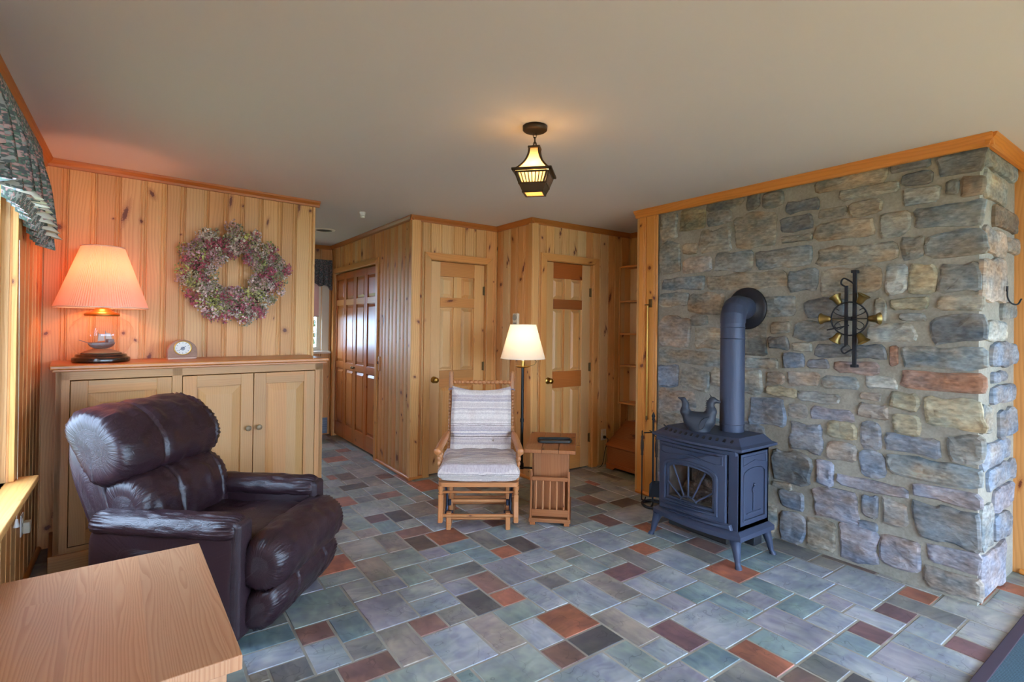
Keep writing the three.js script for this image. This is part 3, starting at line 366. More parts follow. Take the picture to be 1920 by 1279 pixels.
windowUnit('window_1', 'pale wooden window on the left wall under the floral valance', [-0.485, 0, 2.6], Math.PI / 2, 5.15, 5.98, 0.66, 2.2, 2, paleFrameM, true);
windowUnit('window_2', 'small window at the end of the hallway', [0.6, 0, -6.95], 0, 0.1, 1.33, 1.08, 2.02, 2, M('#d8cdb8', 0.5), true);
windowUnit('window_3', 'large window in the rear wall nearest the chimney side', [4.27, 0, 2.6], Math.PI, 0.2, 2.3, 0.06, 2.2, 2, paleFrameM, false);
windowUnit('window_4', 'large window in the rear wall nearest the left wall', [4.27, 0, 2.6], Math.PI, 2.45, 4.55, 0.06, 2.2, 2, paleFrameM, false);
windowUnit('window_5', 'window in the right wall beside the chimney', [4.27, 0, -0.83], -Math.PI / 2, 1.2, 3.1, 0.3, 2.15, 2, paleFrameM, false);
/* outdoors */
{ const g = struct('ground_outside', 'lawn outside the house', 'ground'); mesh('lawn', bx(60, 0.1, 60, 2, -0.35, -2), M('#5d6b42', 0.95), g); }

/* ---------- cabinet, lamp, clock, wreath along the back wall ---------- */
const FA = wallFrame(PA0, PA1);
const wallA = (s, off, y = 0) => { const c = Math.cos(FA.turn), q = Math.sin(FA.turn); return [PA0[0] + s * c + off * q, y, PA0[1] - s * q + off * c]; };
{
  const g = thing('sideboard', 'low pine cabinet with three panelled doors against the left end wall', 'cabinet', wallA(0, 0.004), FA.turn); const dp = 0.455, h = 1.172;
  wood('carcass', [bx(0.025, h - 0.03, dp, 0.0875, (h - 0.03) / 2, dp / 2), bx(0.025, h - 0.03, dp, 1.578, (h - 0.03) / 2, dp / 2), bx(1.47, h - 0.13, 0.02, 0.833, (h - 0.13) / 2 + 0.1, 0.01), bx(1.47, 0.02, dp - 0.04, 0.833, 0.11, dp / 2)], cabM, g);
  wood('top', [rb(1.575, 0.026, dp + 0.04, 0.008, 0.835, h - 0.013, (dp + 0.04) / 2), rb(1.55, 0.014, dp + 0.022, 0.004, 0.835, h - 0.032, (dp + 0.022) / 2)], cabTopM, g, 'x');
  const z = dp - 0.011; const ff = (w, hh, x, y, ax) => wood('face_frame', rb(w, hh, 0.022, 0.002, x, y, z), cabM, g, ax);
  ff(0.062, h - 0.14, 0.106, (h - 0.14) / 2 + 0.1, 'y'); ff(0.055, h - 0.14, 0.66, (h - 0.14) / 2 + 0.1, 'y'); ff(0.058, h - 0.14, 1.561, (h - 0.14) / 2 + 0.1, 'y'); ff(1.516, 0.05, 0.833, h - 0.064, 'x'); ff(1.516, 0.03, 0.833, 0.112, 'x');
  wood('plinth', [rb(1.56, 0.1, 0.02, 0.004, 0.833, 0.05, dp + 0.006), rb(0.02, 0.1, dp, 0.004, 0.063, 0.05, dp / 2), rb(0.02, 0.1, dp, 0.004, 1.603, 0.05, dp / 2)], cabM, g, 'x');
  [[0.14, 0.63, 0], [0.69, 1.108, 1], [1.112, 1.529, -1]].forEach(([a, b, knob]) => {
    const d = new THREE.Group(); d.name = 'door'; g.add(d); const y0 = 0.132, y1 = h - 0.094, st = 0.078, zc = dp - 0.008;
    wood('stile', rb(st, y1 - y0, 0.022, 0.002, a + st / 2, (y0 + y1) / 2, zc), cabM, d); wood('stile', rb(st, y1 - y0, 0.022, 0.002, b - st / 2, (y0 + y1) / 2, zc), cabM, d);
    wood('rail', rb(b - a - 2 * st, 0.075, 0.022, 0.002, (a + b) / 2, y1 - 0.0375, zc), cabM, d, 'x'); wood('rail', rb(b - a - 2 * st, 0.085, 0.022, 0.002, (a + b) / 2, y0 + 0.0425, zc), cabM, d, 'x');
    const pa = a + st, pb = b - st, qa = y0 + 0.085, qb = y1 - 0.075; const P = [[pa, qa], [pb, qa], [pb, qb], [pa, qb]]; const In = 0.05;
    wood('panel', [bx(pb - pa, qb - qa, 0.008, (pa + pb) / 2, (qa + qb) / 2, zc - 0.007), frustum(pa + 0.004, pb - 0.004, qa + 0.004, qb - 0.004, In, zc - 0.003, zc + 0.007)], cabPanelM, d);
    if (knob) mesh('knob', lathe([[0, 0.034], [0.014, 0.031], [0.019, 0.024], [0.017, 0.017], [0.008, 0.011], [0.009, 0]], 18).rotateX(Math.PI / 2).translate(knob > 0 ? b - 0.032 : a + 0.032, 0.705, zc + 0.011), M('#8a7458', 0.4, { metalness: 0.3 }), d);
  });
}
function frustum(x0, x1, y0, y1, i, z0, z1) {
  const o = [[x0, y0, z0], [x1, y0, z0], [x1, y1, z0], [x0, y1, z0]], t = [[x0 + i, y0 + i, z1], [x1 - i, y0 + i, z1], [x1 - i, y1 - i, z1], [x0 + i, y1 - i, z1]], P = []; const q = (a, b, c, d) => P.push(...a, ...b, ...c, ...a, ...c, ...d);
  q(t[0], t[1], t[2], t[3]); for (let k = 0; k < 4; k++) { const n = (k + 1) % 4; q(o[k], o[n], t[n], t[k]); }
  const g = new THREE.BufferGeometry(); g.setAttribute('position', new THREE.Float32BufferAttribute(P, 3)); g.computeVertexNormals(); return prep(g);
}
{ // table lamp with a glass globe
  const g = thing('table_lamp', 'table lamp with pleated peach shade and glass globe on the cabinet', 'lamp', [-0.179, 1.1725, -4.143]);
  mesh('base', lathe([[0, 0], [0.142, 0], [0.146, 0.006], [0.146, 0.026], [0.138, 0.03], [0.13, 0.034], [0.128, 0.046], [0.12, 0.05], [0, 0.05]], 48), M('#2e1e16', 0.25, { clearcoat: 0.6 }), g);
  mesh('globe', lathe([[0.112, 0.051], [0.135, 0.075], [0.158, 0.12], [0.165, 0.165], [0.158, 0.21], [0.135, 0.25], [0.1, 0.276], [0.075, 0.288]], 48), glassM, g);
  mesh('brass_cap', lathe([[0.0, 0.335], [0.03, 0.334], [0.045, 0.322], [0.06, 0.31], [0.088, 0.3], [0.09, 0.288], [0.086, 0.284], [0.0, 0.284]], 36), brassM, g);
  mesh('stem', cy(0.009, 0.009, 0.2, 10, 0, 0.42, 0), brassM, g);
  // pleated shade
  const n = 110, P = [], I = []; const rows = 6; for (let j = 0; j <= rows; j++) for (let i = 0; i < n * 2; i++) { const t = j / rows, a = i / (n * 2) * Math.PI * 2, r = lerp(0.235, 0.108, t) * (1 + (i % 2 ? 0.012 : -0.012)); P.push(Math.cos(a) * r, lerp(0.335, 0.71, t), Math.sin(a) * r); }
  for (let j = 0; j < rows; j++) for (let i = 0; i < n * 2; i++) { const b = (i + 1) % (n * 2), w = n * 2; I.push(j * w + i, (j + 1) * w + b, j * w + b, j * w + i, (j + 1) * w + i, (j + 1) * w + b); }
  const sg = new THREE.BufferGeometry(); sg.setAttribute('position', new THREE.Float32BufferAttribute(P, 3)); sg.setIndex(I); const s2 = sg.toNonIndexed(); s2.computeVertexNormals(); mesh('shade', s2, shadeM('#ecbfa4', 0.42), g);
  mesh('shade_rim', [new THREE.TorusGeometry(0.236, 0.004, 6, 64).rotateX(Math.PI / 2).translate(0, 0.335, 0), new THREE.TorusGeometry(0.109, 0.004, 6, 48).rotateX(Math.PI / 2).translate(0, 0.71, 0)], M('#e6c9b0', 0.8), g);
  mesh('bulb', sp(0.035, 0, 0.53, 0), bulbM('#ff9a50', 2), g); point(g, 'bulb_light', [0, 0.53, 0], new THREE.Color(1, 0.38, 0.19), 0.75, 1.7);
}
{ const g = thing('model_ship', 'tiny silver model ship inside the lamp\'s glass globe', 'ornament', [-0.179, 1.2235, -4.143], 0.5);
  const hull = new THREE.SphereGeometry(0.05, 16, 8, 0, Math.PI * 2, Math.PI / 2, Math.PI / 2).scale(1.5, 0.75, 0.5).translate(0, 0.065, 0), silver = M('#8f8a8c', 0.4, { metalness: 0.7 });
  mesh('sand_bed', lathe([[0, 0.032], [0.05, 0.026], [0.09, 0.012], [0.105, 0], [0, 0]], 24), M('#a9835c', 0.95), g);
  mesh('hull', [hull, rb(0.13, 0.008, 0.045, 0.003, 0, 0.066, 0), rb(0.035, 0.02, 0.035, 0.004, 0.045, 0.078, 0), rod([-0.07, 0.066, 0], [-0.12, 0.085, 0], 0.002)], silver, g);
  mesh('mast', [rod([-0.02, 0.06, 0], [-0.02, 0.13, 0], 0.0022), rod([0.02, 0.06, 0], [0.02, 0.14, 0], 0.0022)], silver, g);
  mesh('sail', [extr([[-0.025, 0.075], [0.012, 0.08], [0.008, 0.118], [-0.02, 0.122]], 0.002).translate(0, 0, 0.004), extr([[0.022, 0.09], [0.06, 0.088], [0.05, 0.125], [0.024, 0.13]], 0.002).translate(0, 0, -0.006)], M('#c9c2bb', 0.6, { metalness: 0.3 }), g);
}
{ const g = thing('mantel_clock', 'small arched stone clock with a round dial on the cabinet', 'clock', wallA(0.724, 0.17, 1.1725), FA.turn + 0.05); const pts = [[-0.088, 0.012], [0.088, 0.012], [0.088, 0.05]]; for (let k = 0; k <= 16; k++) { const a = k / 16 * Math.PI; pts.push([Math.cos(a) * 0.088, 0.05 + Math.sin(a) * 0.082]); } pts.push([-0.088, 0.05]);
  mesh('body', [extr(pts, 0.05, 0.004).translate(0, 0, -0.025)], M('#b98f78', 0.75, { map: mortarT }), g); mesh('foot', [rb(0.17, 0.012, 0.05, 0.003, 0, 0.006, 0)], M('#c9a58c', 0.7), g);
  mesh('bezel', new THREE.TorusGeometry(0.05, 0.0045, 8, 40).scale(1, 0.92, 1).translate(0, 0.076, 0.027), brassM, g);
  const d = mesh('dial', cy(0.048, 0.048, 0.003, 40).rotateX(Math.PI / 2).scale(1, 0.92, 1).translate(0, 0.076, 0.0262), M('#d9d6cc', 0.5), g); const tk = []; for (let k = 0; k < 12; k++) tk.push(bx(0.0025, 0.008, 0.001).translate(0, 0.038, 0).rotateZ(k * Math.PI / 6).scale(1, 0.92, 1).translate(0, 0.076, 0.0284)); mesh('hour_mark', tk, blackM, d).userData.kind = 'stuff';
  mesh('hand', bx(0.003, 0.022, 0.001, 0, 0.011, 0).rotateZ(-1.0).translate(0, 0.076, 0.0292), blackM, g); mesh('hand', bx(0.0022, 0.032, 0.001, 0, 0.016, 0).rotateZ(2.2).translate(0, 0.076, 0.0295), blackM, g); mesh('medallion', cy(0.013, 0.013, 0.001, 16).rotateX(Math.PI / 2).translate(0, 0.072, 0.0283), M('#7d7f86', 0.5), g);
}
{ // wreath of dried flowers
  const g = thing('wreath', 'round wreath of dried pink, mauve and green flowers on pine boards', 'wreath', wallA(1.072, 0.0, 1.788), FA.turn);
  mesh('twig_ring', [new THREE.TorusGeometry(0.25, 0.022, 8, 48).translate(0, 0, 0.026)], M('#5d4a34', 0.95), g);
  seedTo(55); const cols = [[0.62, 0.38, 0.33], [0.70, 0.52, 0.46], [0.52, 0.13, 0.17], [0.42, 0.36, 0.2], [0.55, 0.52, 0.16], [0.68, 0.58, 0.47], [0.58, 0.33, 0.37]]; const P = [], C = []; const clumps = [];
  for (let k = 0; k < 260; k++) { const a = rnd() * Math.PI * 2, low = Math.sin(a) < -0.1; let ci = Math.floor(rnd() * 4.2); if (rnd() < 0.3) ci = low && rnd() < 0.6 ? 4 : rnd() < 0.5 ? 5 : 6; if (rnd() < 0.13) ci = 2; clumps.push([a, rr(-0.1, 0.105), rr(0.0, 0.085), ci, rr(0.028, 0.05)]); }
  for (const [a, dr, dz, ci, cr] of clumps) { const wob = 0.012 * Math.sin(a * 5) + 0.01 * Math.sin(a * 9 + 1); const R = 0.24 + dr + wob, cx = Math.cos(a) * R * 1.04, cyy = Math.sin(a) * R, base = cols[ci];
    const nn = 46; for (let q = 0; q < nn; q++) { const th = rnd() * 6.283, ph = Math.acos(rr(-0.6, 1)), rad = cr * Math.cbrt(rnd()) * 1.15; const px = cx + rad * Math.sin(ph) * Math.cos(th), py = cyy + rad * Math.sin(ph) * Math.sin(th), pz = Math.max(0.012, 0.045 + dz * 0.7 + rad * Math.cos(ph) * 0.8), s = rr(0.005, 0.0105), v = rr(0.65, 1.3);
      const c = rnd() < 0.16 ? [0.22, 0.19, 0.1] : base; const col = [c[0] * v, c[1] * v, c[2] * v]; const ax = V(rr(-1, 1), rr(-1, 1), rr(-1, 1)).normalize(), qd = new THREE.Quaternion().setFromAxisAngle(ax, rnd() * 6.28);
      const pt = [[1, 0, 0.35], [0, 1, 0.35], [-1, 0, 0.35], [0, -1, 0.35]].map(p => V(...p).multiplyScalar(s).applyQuaternion(qd).add(V(px, py, pz))), c0 = V(0, 0, -0.3 * s).applyQuaternion(qd).add(V(px, py, pz)), d0 = V(0.6 * s, 0.6 * s, 0.9 * s).applyQuaternion(qd).add(V(px, py, pz));
      for (const [A, B, Cc] of [[pt[0], pt[1], c0], [pt[1], pt[2], c0], [pt[2], pt[3], c0], [pt[3], pt[0], c0], [pt[0], d0, c0], [pt[1], c0, d0]]) { P.push(A.x, A.y, A.z, B.x, B.y, B.z, Cc.x, Cc.y, Cc.z); C.push(...col, ...col, ...col); } } }
  const ge = new THREE.BufferGeometry(); ge.setAttribute('position', new THREE.Float32BufferAttribute(P, 3)); ge.setAttribute('color', new THREE.Float32BufferAttribute(C, 3)); ge.computeVertexNormals(); mesh('dried_flowers', ge, M('#ffffff', 0.9, { vertexColors: true, side: THREE.DoubleSide }), g).userData.kind = 'stuff';
}
/* ---------- left window dressing ---------- */
{ const g = thing('window_valance', 'floral fabric valance with ruffled cream lining over the left window', 'curtain', [-0.485, 0, 0]);
  // gathered cloth along z, projecting from the wall, with a scalloped hem
  const nz = 150, ny = 14, P = [], T = [], I = []; const z0 = -2.1, z1 = -3.87; for (let i = 0; i <= nz; i++) for (let j = 0; j <= ny; j++) { const t = i / nz, v = j / ny, z = lerp(z0, z1, t); const endc = smooth(0.95, 1, t); const hem = 1.99 - 0.05 * Math.abs(Math.sin(t * 26)) - 0.10 * smooth(0.6, 1, t); const y = lerp(2.345, hem, v); const x = 0.055 + 0.03 * Math.sin(t * 170) * smooth(0, 0.6, v) + 0.03 * v + 0.025 * v * Math.sin(t * 60); P.push(x * (1 - 0.35 * endc), y, z); T.push(t * 1.9, y); }
  for (let i = 0; i < nz; i++) for (let j = 0; j < ny; j++) { const a = i * (ny + 1) + j, b = a + ny + 1; I.push(a, a + 1, b, b, a + 1, b + 1); }
  const ge = new THREE.BufferGeometry(); ge.setAttribute('position', new THREE.Float32BufferAttribute(P, 3)); ge.setAttribute('uv', new THREE.Float32BufferAttribute(T, 2)); ge.setIndex(I); ge.computeVertexNormals(); mesh('cloth', ge, floralM, g);
  // cascade of zigzag folds showing the lining at the far end
  const fold = (z, y, r0, r1, h, w) => { const n = 14, GP = [], GI = [], GT = []; for (let i = 0; i <= n; i++) for (let j = 0; j <= 3; j++) { const t = i / n, v = j / 3, a = t * Math.PI; GP.push(0.028 + lerp(r0, r1, v) * Math.sin(a), y - v * h - 0.022 * Math.sin(a), z + Math.cos(a) * w - v * 0.012); GT.push(t * 0.25, v * h); } for (let i = 0; i < n; i++) for (let j = 0; j < 3; j++) { const a = i * 4 + j, b = a + 4; GI.push(a, a + 1, b, b, a + 1, b + 1); }
    const f = new THREE.BufferGeometry(); f.setAttribute('position', new THREE.Float32BufferAttribute(GP, 3)); f.setAttribute('uv', new THREE.Float32BufferAttribute(GT, 2)); f.setIndex(GI); f.computeVertexNormals(); return f; };
  for (let k = 0; k < 8; k++) { const z = -2.98 - k * 0.1, y = 1.995 - 0.1 * smooth(0.6, 1, (-z - 2.1) / 1.77); mesh('lining_fold', fold(z, y, 0.09, 0.125, 0.034, 0.058), liningM, g); mesh('inner_fold', fold(z + 0.006, y - 0.028, 0.075, 0.05, 0.045, 0.05), floralM, g); }
  mesh('hem_tail', extr([[0, 0], [0.09, -0.02], [0.075, 0.1], [0.0, 0.12]], 0.003).rotateY(0.5).translate(0.03, 1.83, -3.80), floralM, g);
}
{ const g = thing('blind_cord', 'thin white blind cord with bell-shaped pull beside the left window', 'cord', [-0.458, 0, -3.43]); mesh('cord', tube([[0, 1.80, 0.06], [0.0, 1.5, 0.04], [0, 1.0, 0.01], [0, 0.47, 0]], 0.0014, 30, 6), creamM, g); mesh('pull', lathe([[0.0, 0.47], [0.005, 0.469], [0.008, 0.45], [0.013, 0.435], [0.013, 0.43], [0, 0.43]], 14), whiteM, g); }
function outlet(g) { mesh('plate', rb(0.07, 0.114, 0.006, 0.002, 0, 0, 0.003), whiteM, g); for (const s of [-1, 1]) { mesh('socket', rb(0.034, 0.032, 0.004, 0.002, 0, s * 0.024, 0.0065), creamM, g); } }
{ const g = thing('power_outlet', 'cream outlet with a plug-in adapter low on the left wall', 'outlet', [-0.4845, 0.345, -3.76], Math.PI / 2); outlet(g); mesh('adapter', rb(0.05, 0.06, 0.03, 0.006, 0, -0.015, 0.024), creamM, g); }
{ const g = thing('power_outlet', 'white outlet with a black plug beside the right door', 'outlet', [3.955, 0.315, -3.899], 0); outlet(g); mesh('plug', [rb(0.026, 0.026, 0.026, 0.006, 0, -0.024, 0.021)], blackM, g); mesh('cord', tube([[0, -0.024, 0.03], [0.02, -0.05, 0.05], [0.0, -0.15, 0.03], [-0.03, -0.26, 0.035], [-0.06, -0.305, 0.04], [-0.12, -0.309, 0.06]], 0.0035, 40, 6), blackM, g); }
/* ---------- recliner ---------- */
function cushion(prof, width, o = {}) { // closed side profile swept across the width, pinched and pleated at the ends
  const { p = 5, pinch = 0.0, pleats = 26, amp = 0.008, nA = 72, nZ = 44, skewZ = 0, dent = 0, wr = 0.004, seed = 1, ends = [1, 1], seams = [] } = o; const cur = new THREE.CatmullRomCurve3(prof.map(q => V(q[0], q[1], 0)), true, 'centripetal'), pts = cur.getSpacedPoints(nA).slice(0, nA); let cx = 0, cyy = 0; for (const q of pts) { cx += q.x / nA; cyy += q.y / nA; }
  const P = [], I = [], T = [];
  for (let j = 0; j <= nZ; j++) {
    const th = (j / nZ - 0.5) * Math.PI, t = Math.sin(th) * 0.999, at = Math.abs(t), e = ends[t < 0 ? 0 : 1]; const s = Math.pow(1 - Math.pow(at, p), 1 / p) * (1 - pinch * at * at);
    for (let i = 0; i < nA; i++) { const q = pts[i], dx = q.x - cx, dy = q.y - cyy, L = Math.hypot(dx, dy) || 1; const u = i / nA; const pl = amp * e * smooth(0.62, 0.93, at) * Math.sin(u * Math.PI * 2 * pleats + Math.sin(u * 23) * 1.5 + 4 * at) * (1 - smooth(0.95, 0.995, at)); const wn = wr * (vn(u * 18, t * 7 + 9, seed) - 0.5) * 2 + wr * 0.9 * (vn(u * 60, t * 6 + 9, seed + 1) - 0.5) - dent * Math.exp(-t * t * 60) + seams.reduce((q, [ts, de]) => q - de * Math.exp(-(((t - ts) / 0.022) ** 2)) + 0.004 * Math.exp(-Math.abs(t - ts) / 0.09) * Math.sin(u * Math.PI * 2 * 40 + 2 * Math.sin(u * 31)) * (1 - Math.exp(-(((t - ts) / 0.03) ** 2))), 0); const k = 1 + (pl + wn) / L; P.push(cx + dx * s * k, cyy + dy * s * k, t * width / 2 + skewZ * dy); T.push(u * 1.6, t * width / 2); }
  }
  for (let j = 0; j < nZ; j++) for (let i = 0; i < nA; i++) { const b = (i + 1) % nA; I.push(j * nA + i, j * nA + b, (j + 1) * nA + b, j * nA + i, (j + 1) * nA + b, (j + 1) * nA + i); }
  for (const [j, sg] of [[0, -1], [nZ, 1]]) { const c0 = P.length / 3; P.push(cx, cyy, sg * width / 2 * 1.01); T.push(0, 0); for (let i = 0; i < nA; i++) { const b = (i + 1) % nA; if (sg > 0) I.push(j * nA + i, j * nA + b, c0); else I.push(j * nA + b, j * nA + i, c0); } }
  const g = new THREE.BufferGeometry(); g.setAttribute('position', new THREE.Float32BufferAttribute(P, 3)); g.setAttribute('uv', new THREE.Float32BufferAttribute(T, 2)); g.setIndex(I); g.computeVertexNormals(); return g;
}
{
  const g = thing('recliner', 'dark brown leather recliner with puffy pillow back', 'armchair', [0.352, 0, -3.06], -41 * D2R);
  const W = 0.76, aw = 0.13, iw = W - 2 * aw;
  // frame sides under the arms
  for (const s of [-1, 1]) { const zz = s * (W / 2 - aw / 2), fx = s < 0 ? 0.04 : 0;
    mesh('side_panel', cushion([[-0.36, 0.06], [-0.1, 0.045], [0.29 + fx, 0.03], [0.31 + fx, 0.06], [0.315 + fx, 0.3], [0.31 + fx, 0.49], [0.0, 0.5], [-0.34, 0.5], [-0.375, 0.3]], aw * 0.92, { p: 9, amp: 0, wr: 0.003, seed: 3 + s }).translate(0, 0, zz), leatherM, g);
    // padded arm: a rounded roll along the side
    const ap = []; for (let k = 0; k < 14; k++) { const a = k / 14 * Math.PI * 2; ap.push([Math.cos(a) * 0.078, 0.505 + Math.sin(a) * (Math.sin(a) > 0 ? 0.062 : 0.05)]); }
    mesh('arm_pad', cushion(ap, 0.70 + fx, { p: 7, amp: 0.006, pleats: 22, wr: 0.004, seed: 8 + s, nZ: 60 }).rotateY(Math.PI / 2).translate(-0.018 + fx / 2, 0, zz), leatherM, g);
    mesh('arm_front', [rb(0.05, 0.52, 0.11, 0.022, 0.325 + fx, 0.285, zz, 4)], leatherM, g); }
  // seat between the arms, a full-width rolled front and the folded footrest below it
  mesh('seat', cushion([[-0.2, 0.28], [0.1, 0.27], [0.33, 0.24], [0.38, 0.33], [0.36, 0.43], [0.2, 0.455], [0.0, 0.44], [-0.2, 0.43]], iw + 0.03, { p: 8, amp: 0.002, seed: 21, wr: 0.004 }), leatherM, g);
  mesh('seat_front_roll', cushion([[0.345, 0.25], [0.40, 0.205], [0.48, 0.215], [0.55, 0.275], [0.575, 0.355], [0.55, 0.43], [0.47, 0.475], [0.38, 0.465], [0.345, 0.40]], 0.68, { p: 5, amp: 0.007, pleats: 44, seed: 23, wr: 0.005, nA: 90, nZ: 90 }).translate(-0.03, 0, -0.01), leatherM, g);
  mesh('footrest', cushion([[0.345, 0.05], [0.39, 0.022], [0.45, 0.04], [0.51, 0.115], [0.535, 0.2], [0.51, 0.255], [0.44, 0.245], [0.37, 0.215], [0.345, 0.14]], 0.66, { p: 5, amp: 0.007, pleats: 40, seed: 31, wr: 0.005, nA: 90, nZ: 110, seams: [[0.45, 0.012], [-0.4, 0.012]] }).translate(-0.025, 0, -0.01), leatherM, g);
  mesh('base', rb(0.56, 0.07, 0.5, 0.02, -0.04, 0.035, 0), blackM, g);
  // back, leaning
  const B = new THREE.Group(); B.name = 'back'; B.position.set(-0.205, 0.42, 0.01); B.rotation.z = 20 * D2R; g.add(B);
  mesh('back_shell', cushion([[-0.16, -0.22], [-0.06, -0.2], [-0.05, 0.3], [-0.07, 0.56], [-0.14, 0.585], [-0.19, 0.5], [-0.19, 0.1]], 0.62, { p: 8, amp: 0, wr: 0.003, seed: 41 }), leatherM, B);
  mesh('lumbar_cushion', cushion([[-0.06, -0.06], [0.06, -0.05], [0.12, 0.06], [0.13, 0.18], [0.09, 0.27], [0.03, 0.305], [-0.06, 0.30]], 0.61, { p: 7, amp: 0.005, pleats: 34, seed: 51, wr: 0.007, nA: 90, nZ: 110, seams: [[0.28, 0.016], [-0.72, 0.012]] }), leatherM, B);
  mesh('head_cushion', cushion([[-0.07, 0.27], [0.05, 0.262], [0.12, 0.31], [0.145, 0.40], [0.12, 0.51], [0.04, 0.615], [-0.06, 0.655], [-0.145, 0.62], [-0.13, 0.45]], 0.69, { p: 7, amp: 0.005, pleats: 40, seed: 61, wr: 0.007, nA: 90, nZ: 110, seams: [[0.3, 0.016], [-0.8, 0.012]] }), leatherM, B);
}
/* ---------- coffee table in the foreground ---------- */
{
  const g = thing('coffee_table', 'low table with thick plain wooden top in the foreground', 'table', [-0.062, 0, -2.08], 0.03); const h = 0.5, t = 0.042;
  wood('tabletop', rb(0.6, t, 0.93, 0.004, 0, h - t / 2, 0), tableM, g, 'z');
  for (const sx of [-1, 1]) for (const sz of [-1, 1]) wood('leg', rb(0.055, h - t, 0.055, 0.004, sx * 0.24, (h - t) / 2, sz * 0.4), tableM, g);
  for (const s of [-1, 1]) { wood('apron', bx(0.43, 0.07, 0.02, 0, h - t - 0.035, s * 0.4), tableM, g, 'x'); wood('apron', bx(0.02, 0.07, 0.75, s * 0.24, h - t - 0.035, 0), tableM, g, 'z'); }
}
/* ---------- glider rocker ---------- */
function spool(len, r, pitch, amp, caps = true) { const n = Math.round(len / pitch), p = [[0.001, 0]]; for (let k = 0; k < n; k++) { const y = k * len / n, d = len / n; p.push([r - amp, y + 0.02 * d], [r * 0.99, y + 0.25 * d], [r, y + 0.5 * d], [r * 0.99, y + 0.75 * d], [r - amp, y + 0.98 * d]); } p.push([0.001, len]); return lathe(p, 12); }
{
  const g = thing('glider_rocker', 'spool-turned wooden glider rocker with striped cushions', 'rocking chair', [1.962, 0, -3.134], -33.6 * D2R);
  for (const s of [-1, 1]) {
    wood('foot', [rb(0.032, 0.045, 0.46, 0.006, s * 0.207, 0.0225 + 0.0, -0.215), rb(0.034, 0.12, 0.045, 0.006, s * 0.207, 0.06, -0.01), rb(0.034, 0.12, 0.045, 0.006, s * 0.207, 0.06, -0.42)], rockerM, g, 'z');
    wood('base_post', rb(0.03, 0.26, 0.05, 0.008, s * 0.207, 0.165, -0.22), rockerM, g);
    wood('front_leg', [extr([[-0.02, 0.06], [0.025, 0.06], [0.028, 0.1], [0.012, 0.2], [0.014, 0.25], [-0.024, 0.25], [-0.03, 0.18], [-0.022, 0.1]], 0.034, 0.004).rotateY(-Math.PI / 2).translate(s * 0.262 + 0.017, 0, 0.015), lathe([[0.012, 0.25], [0.02, 0.262], [0.013, 0.272], [0.02, 0.285], [0.02, 0.31]], 12).translate(s * 0.262, 0, 0.015)], rockerM, g);
    wood('back_leg', lathe([[0.016, 0.06], [0.02, 0.1], [0.014, 0.2], [0.02, 0.29], [0.016, 0.31]], 12).translate(s * 0.262, 0, -0.40), rockerM, g);
    wood('runner', rb(0.028, 0.034, 0.46, 0.006, s * 0.262, 0.085, -0.195), rockerM, g, 'z');
    mesh('swing_arm', [tube([[s * 0.235, 0.28, -0.06], [s * 0.225, 0.2, -0.075], [s * 0.225, 0.12, -0.06], [s * 0.232, 0.085, -0.03]], 0.009, 20, 8), tube([[s * 0.235, 0.28, -0.34], [s * 0.225, 0.2, -0.355], [s * 0.225, 0.12, -0.34], [s * 0.232, 0.085, -0.3]], 0.009, 20, 8), rb(0.02, 0.04, 0.03, 0.005, s * 0.205, 0.17, -0.06), rb(0.045, 0.014, 0.03, 0.004, s * 0.2, 0.11, -0.045)], M('#2f3648', 0.4, { metalness: 0.6 }), g);
  }
  const bar = (y, z, w, r = 0.011) => wood('crossbar', rod([-w, y, z], [w, y, z], r, r, 10), rockerM, g, 'x');
  bar(0.1, 0.01, 0.262, 0.012); bar(0.06, -0.05, 0.207); bar(0.255, -0.02, 0.262, 0.009); bar(0.175, -0.08, 0.2, 0.013); bar(0.1, -0.39, 0.262); bar(0.06, -0.38, 0.207); bar(0.24, -0.38, 0.262, 0.01);
  const sh = new THREE.Shape(); const fw = 0.275, fd = 0.5, q = 0.05; sh.moveTo(-fw + q, 0); sh.lineTo(fw - q, 0); sh.quadraticCurveTo(fw, 0, fw, q); sh.lineTo(fw - 0.01, fd); sh.lineTo(-fw + 0.01, fd); sh.lineTo(-fw, q); sh.quadraticCurveTo(-fw, 0, -fw + q, 0);
  wood('seat_frame', new THREE.ExtrudeGeometry(sh, { depth: 0.022, bevelEnabled: true, bevelSize: 0.005, bevelThickness: 0.004, bevelSegments: 2 }).rotateX(-Math.PI / 2).translate(0, 0.313, 0.045), rockerM, g, 'x');
  // cushions
  const soft = (w, h, d, pw, sc, seed) => { const g2 = new THREE.BoxGeometry(w, h, d, 40, 10, 40), p = g2.attributes.position; for (let i = 0; i < p.count; i++) { let x = p.getX(i) / (w / 2), y = p.getY(i) / (h / 2), z = p.getZ(i) / (d / 2); const e = (1 - Math.pow(Math.abs(x), pw)) * (1 - Math.pow(Math.abs(z), pw)); const th = 0.42 + 0.58 * Math.pow(Math.max(0, e), 0.4); const c = 1 - 0.05 * Math.pow(y, 2) - 0.02 * Math.pow(Math.abs(x * z), 4); p.setXYZ(i, x * w / 2 * c + 0.004 * (vn(z * 5 + 9, y * 3, seed) - 0.5), y * h / 2 * th + sc * (vn(x * 5 + 9, z * 5 + 9, seed + 1) - 0.5), z * d / 2 * c); } g2.computeVertexNormals(); return g2; };
  const planar = (ge, a, b) => { const p = ge.attributes.position, uv = ge.attributes.uv; for (let i = 0; i < p.count; i++) { const c = [p.getX(i), p.getY(i), p.getZ(i)]; uv.setXY(i, c[a], c[b]); } return ge; };
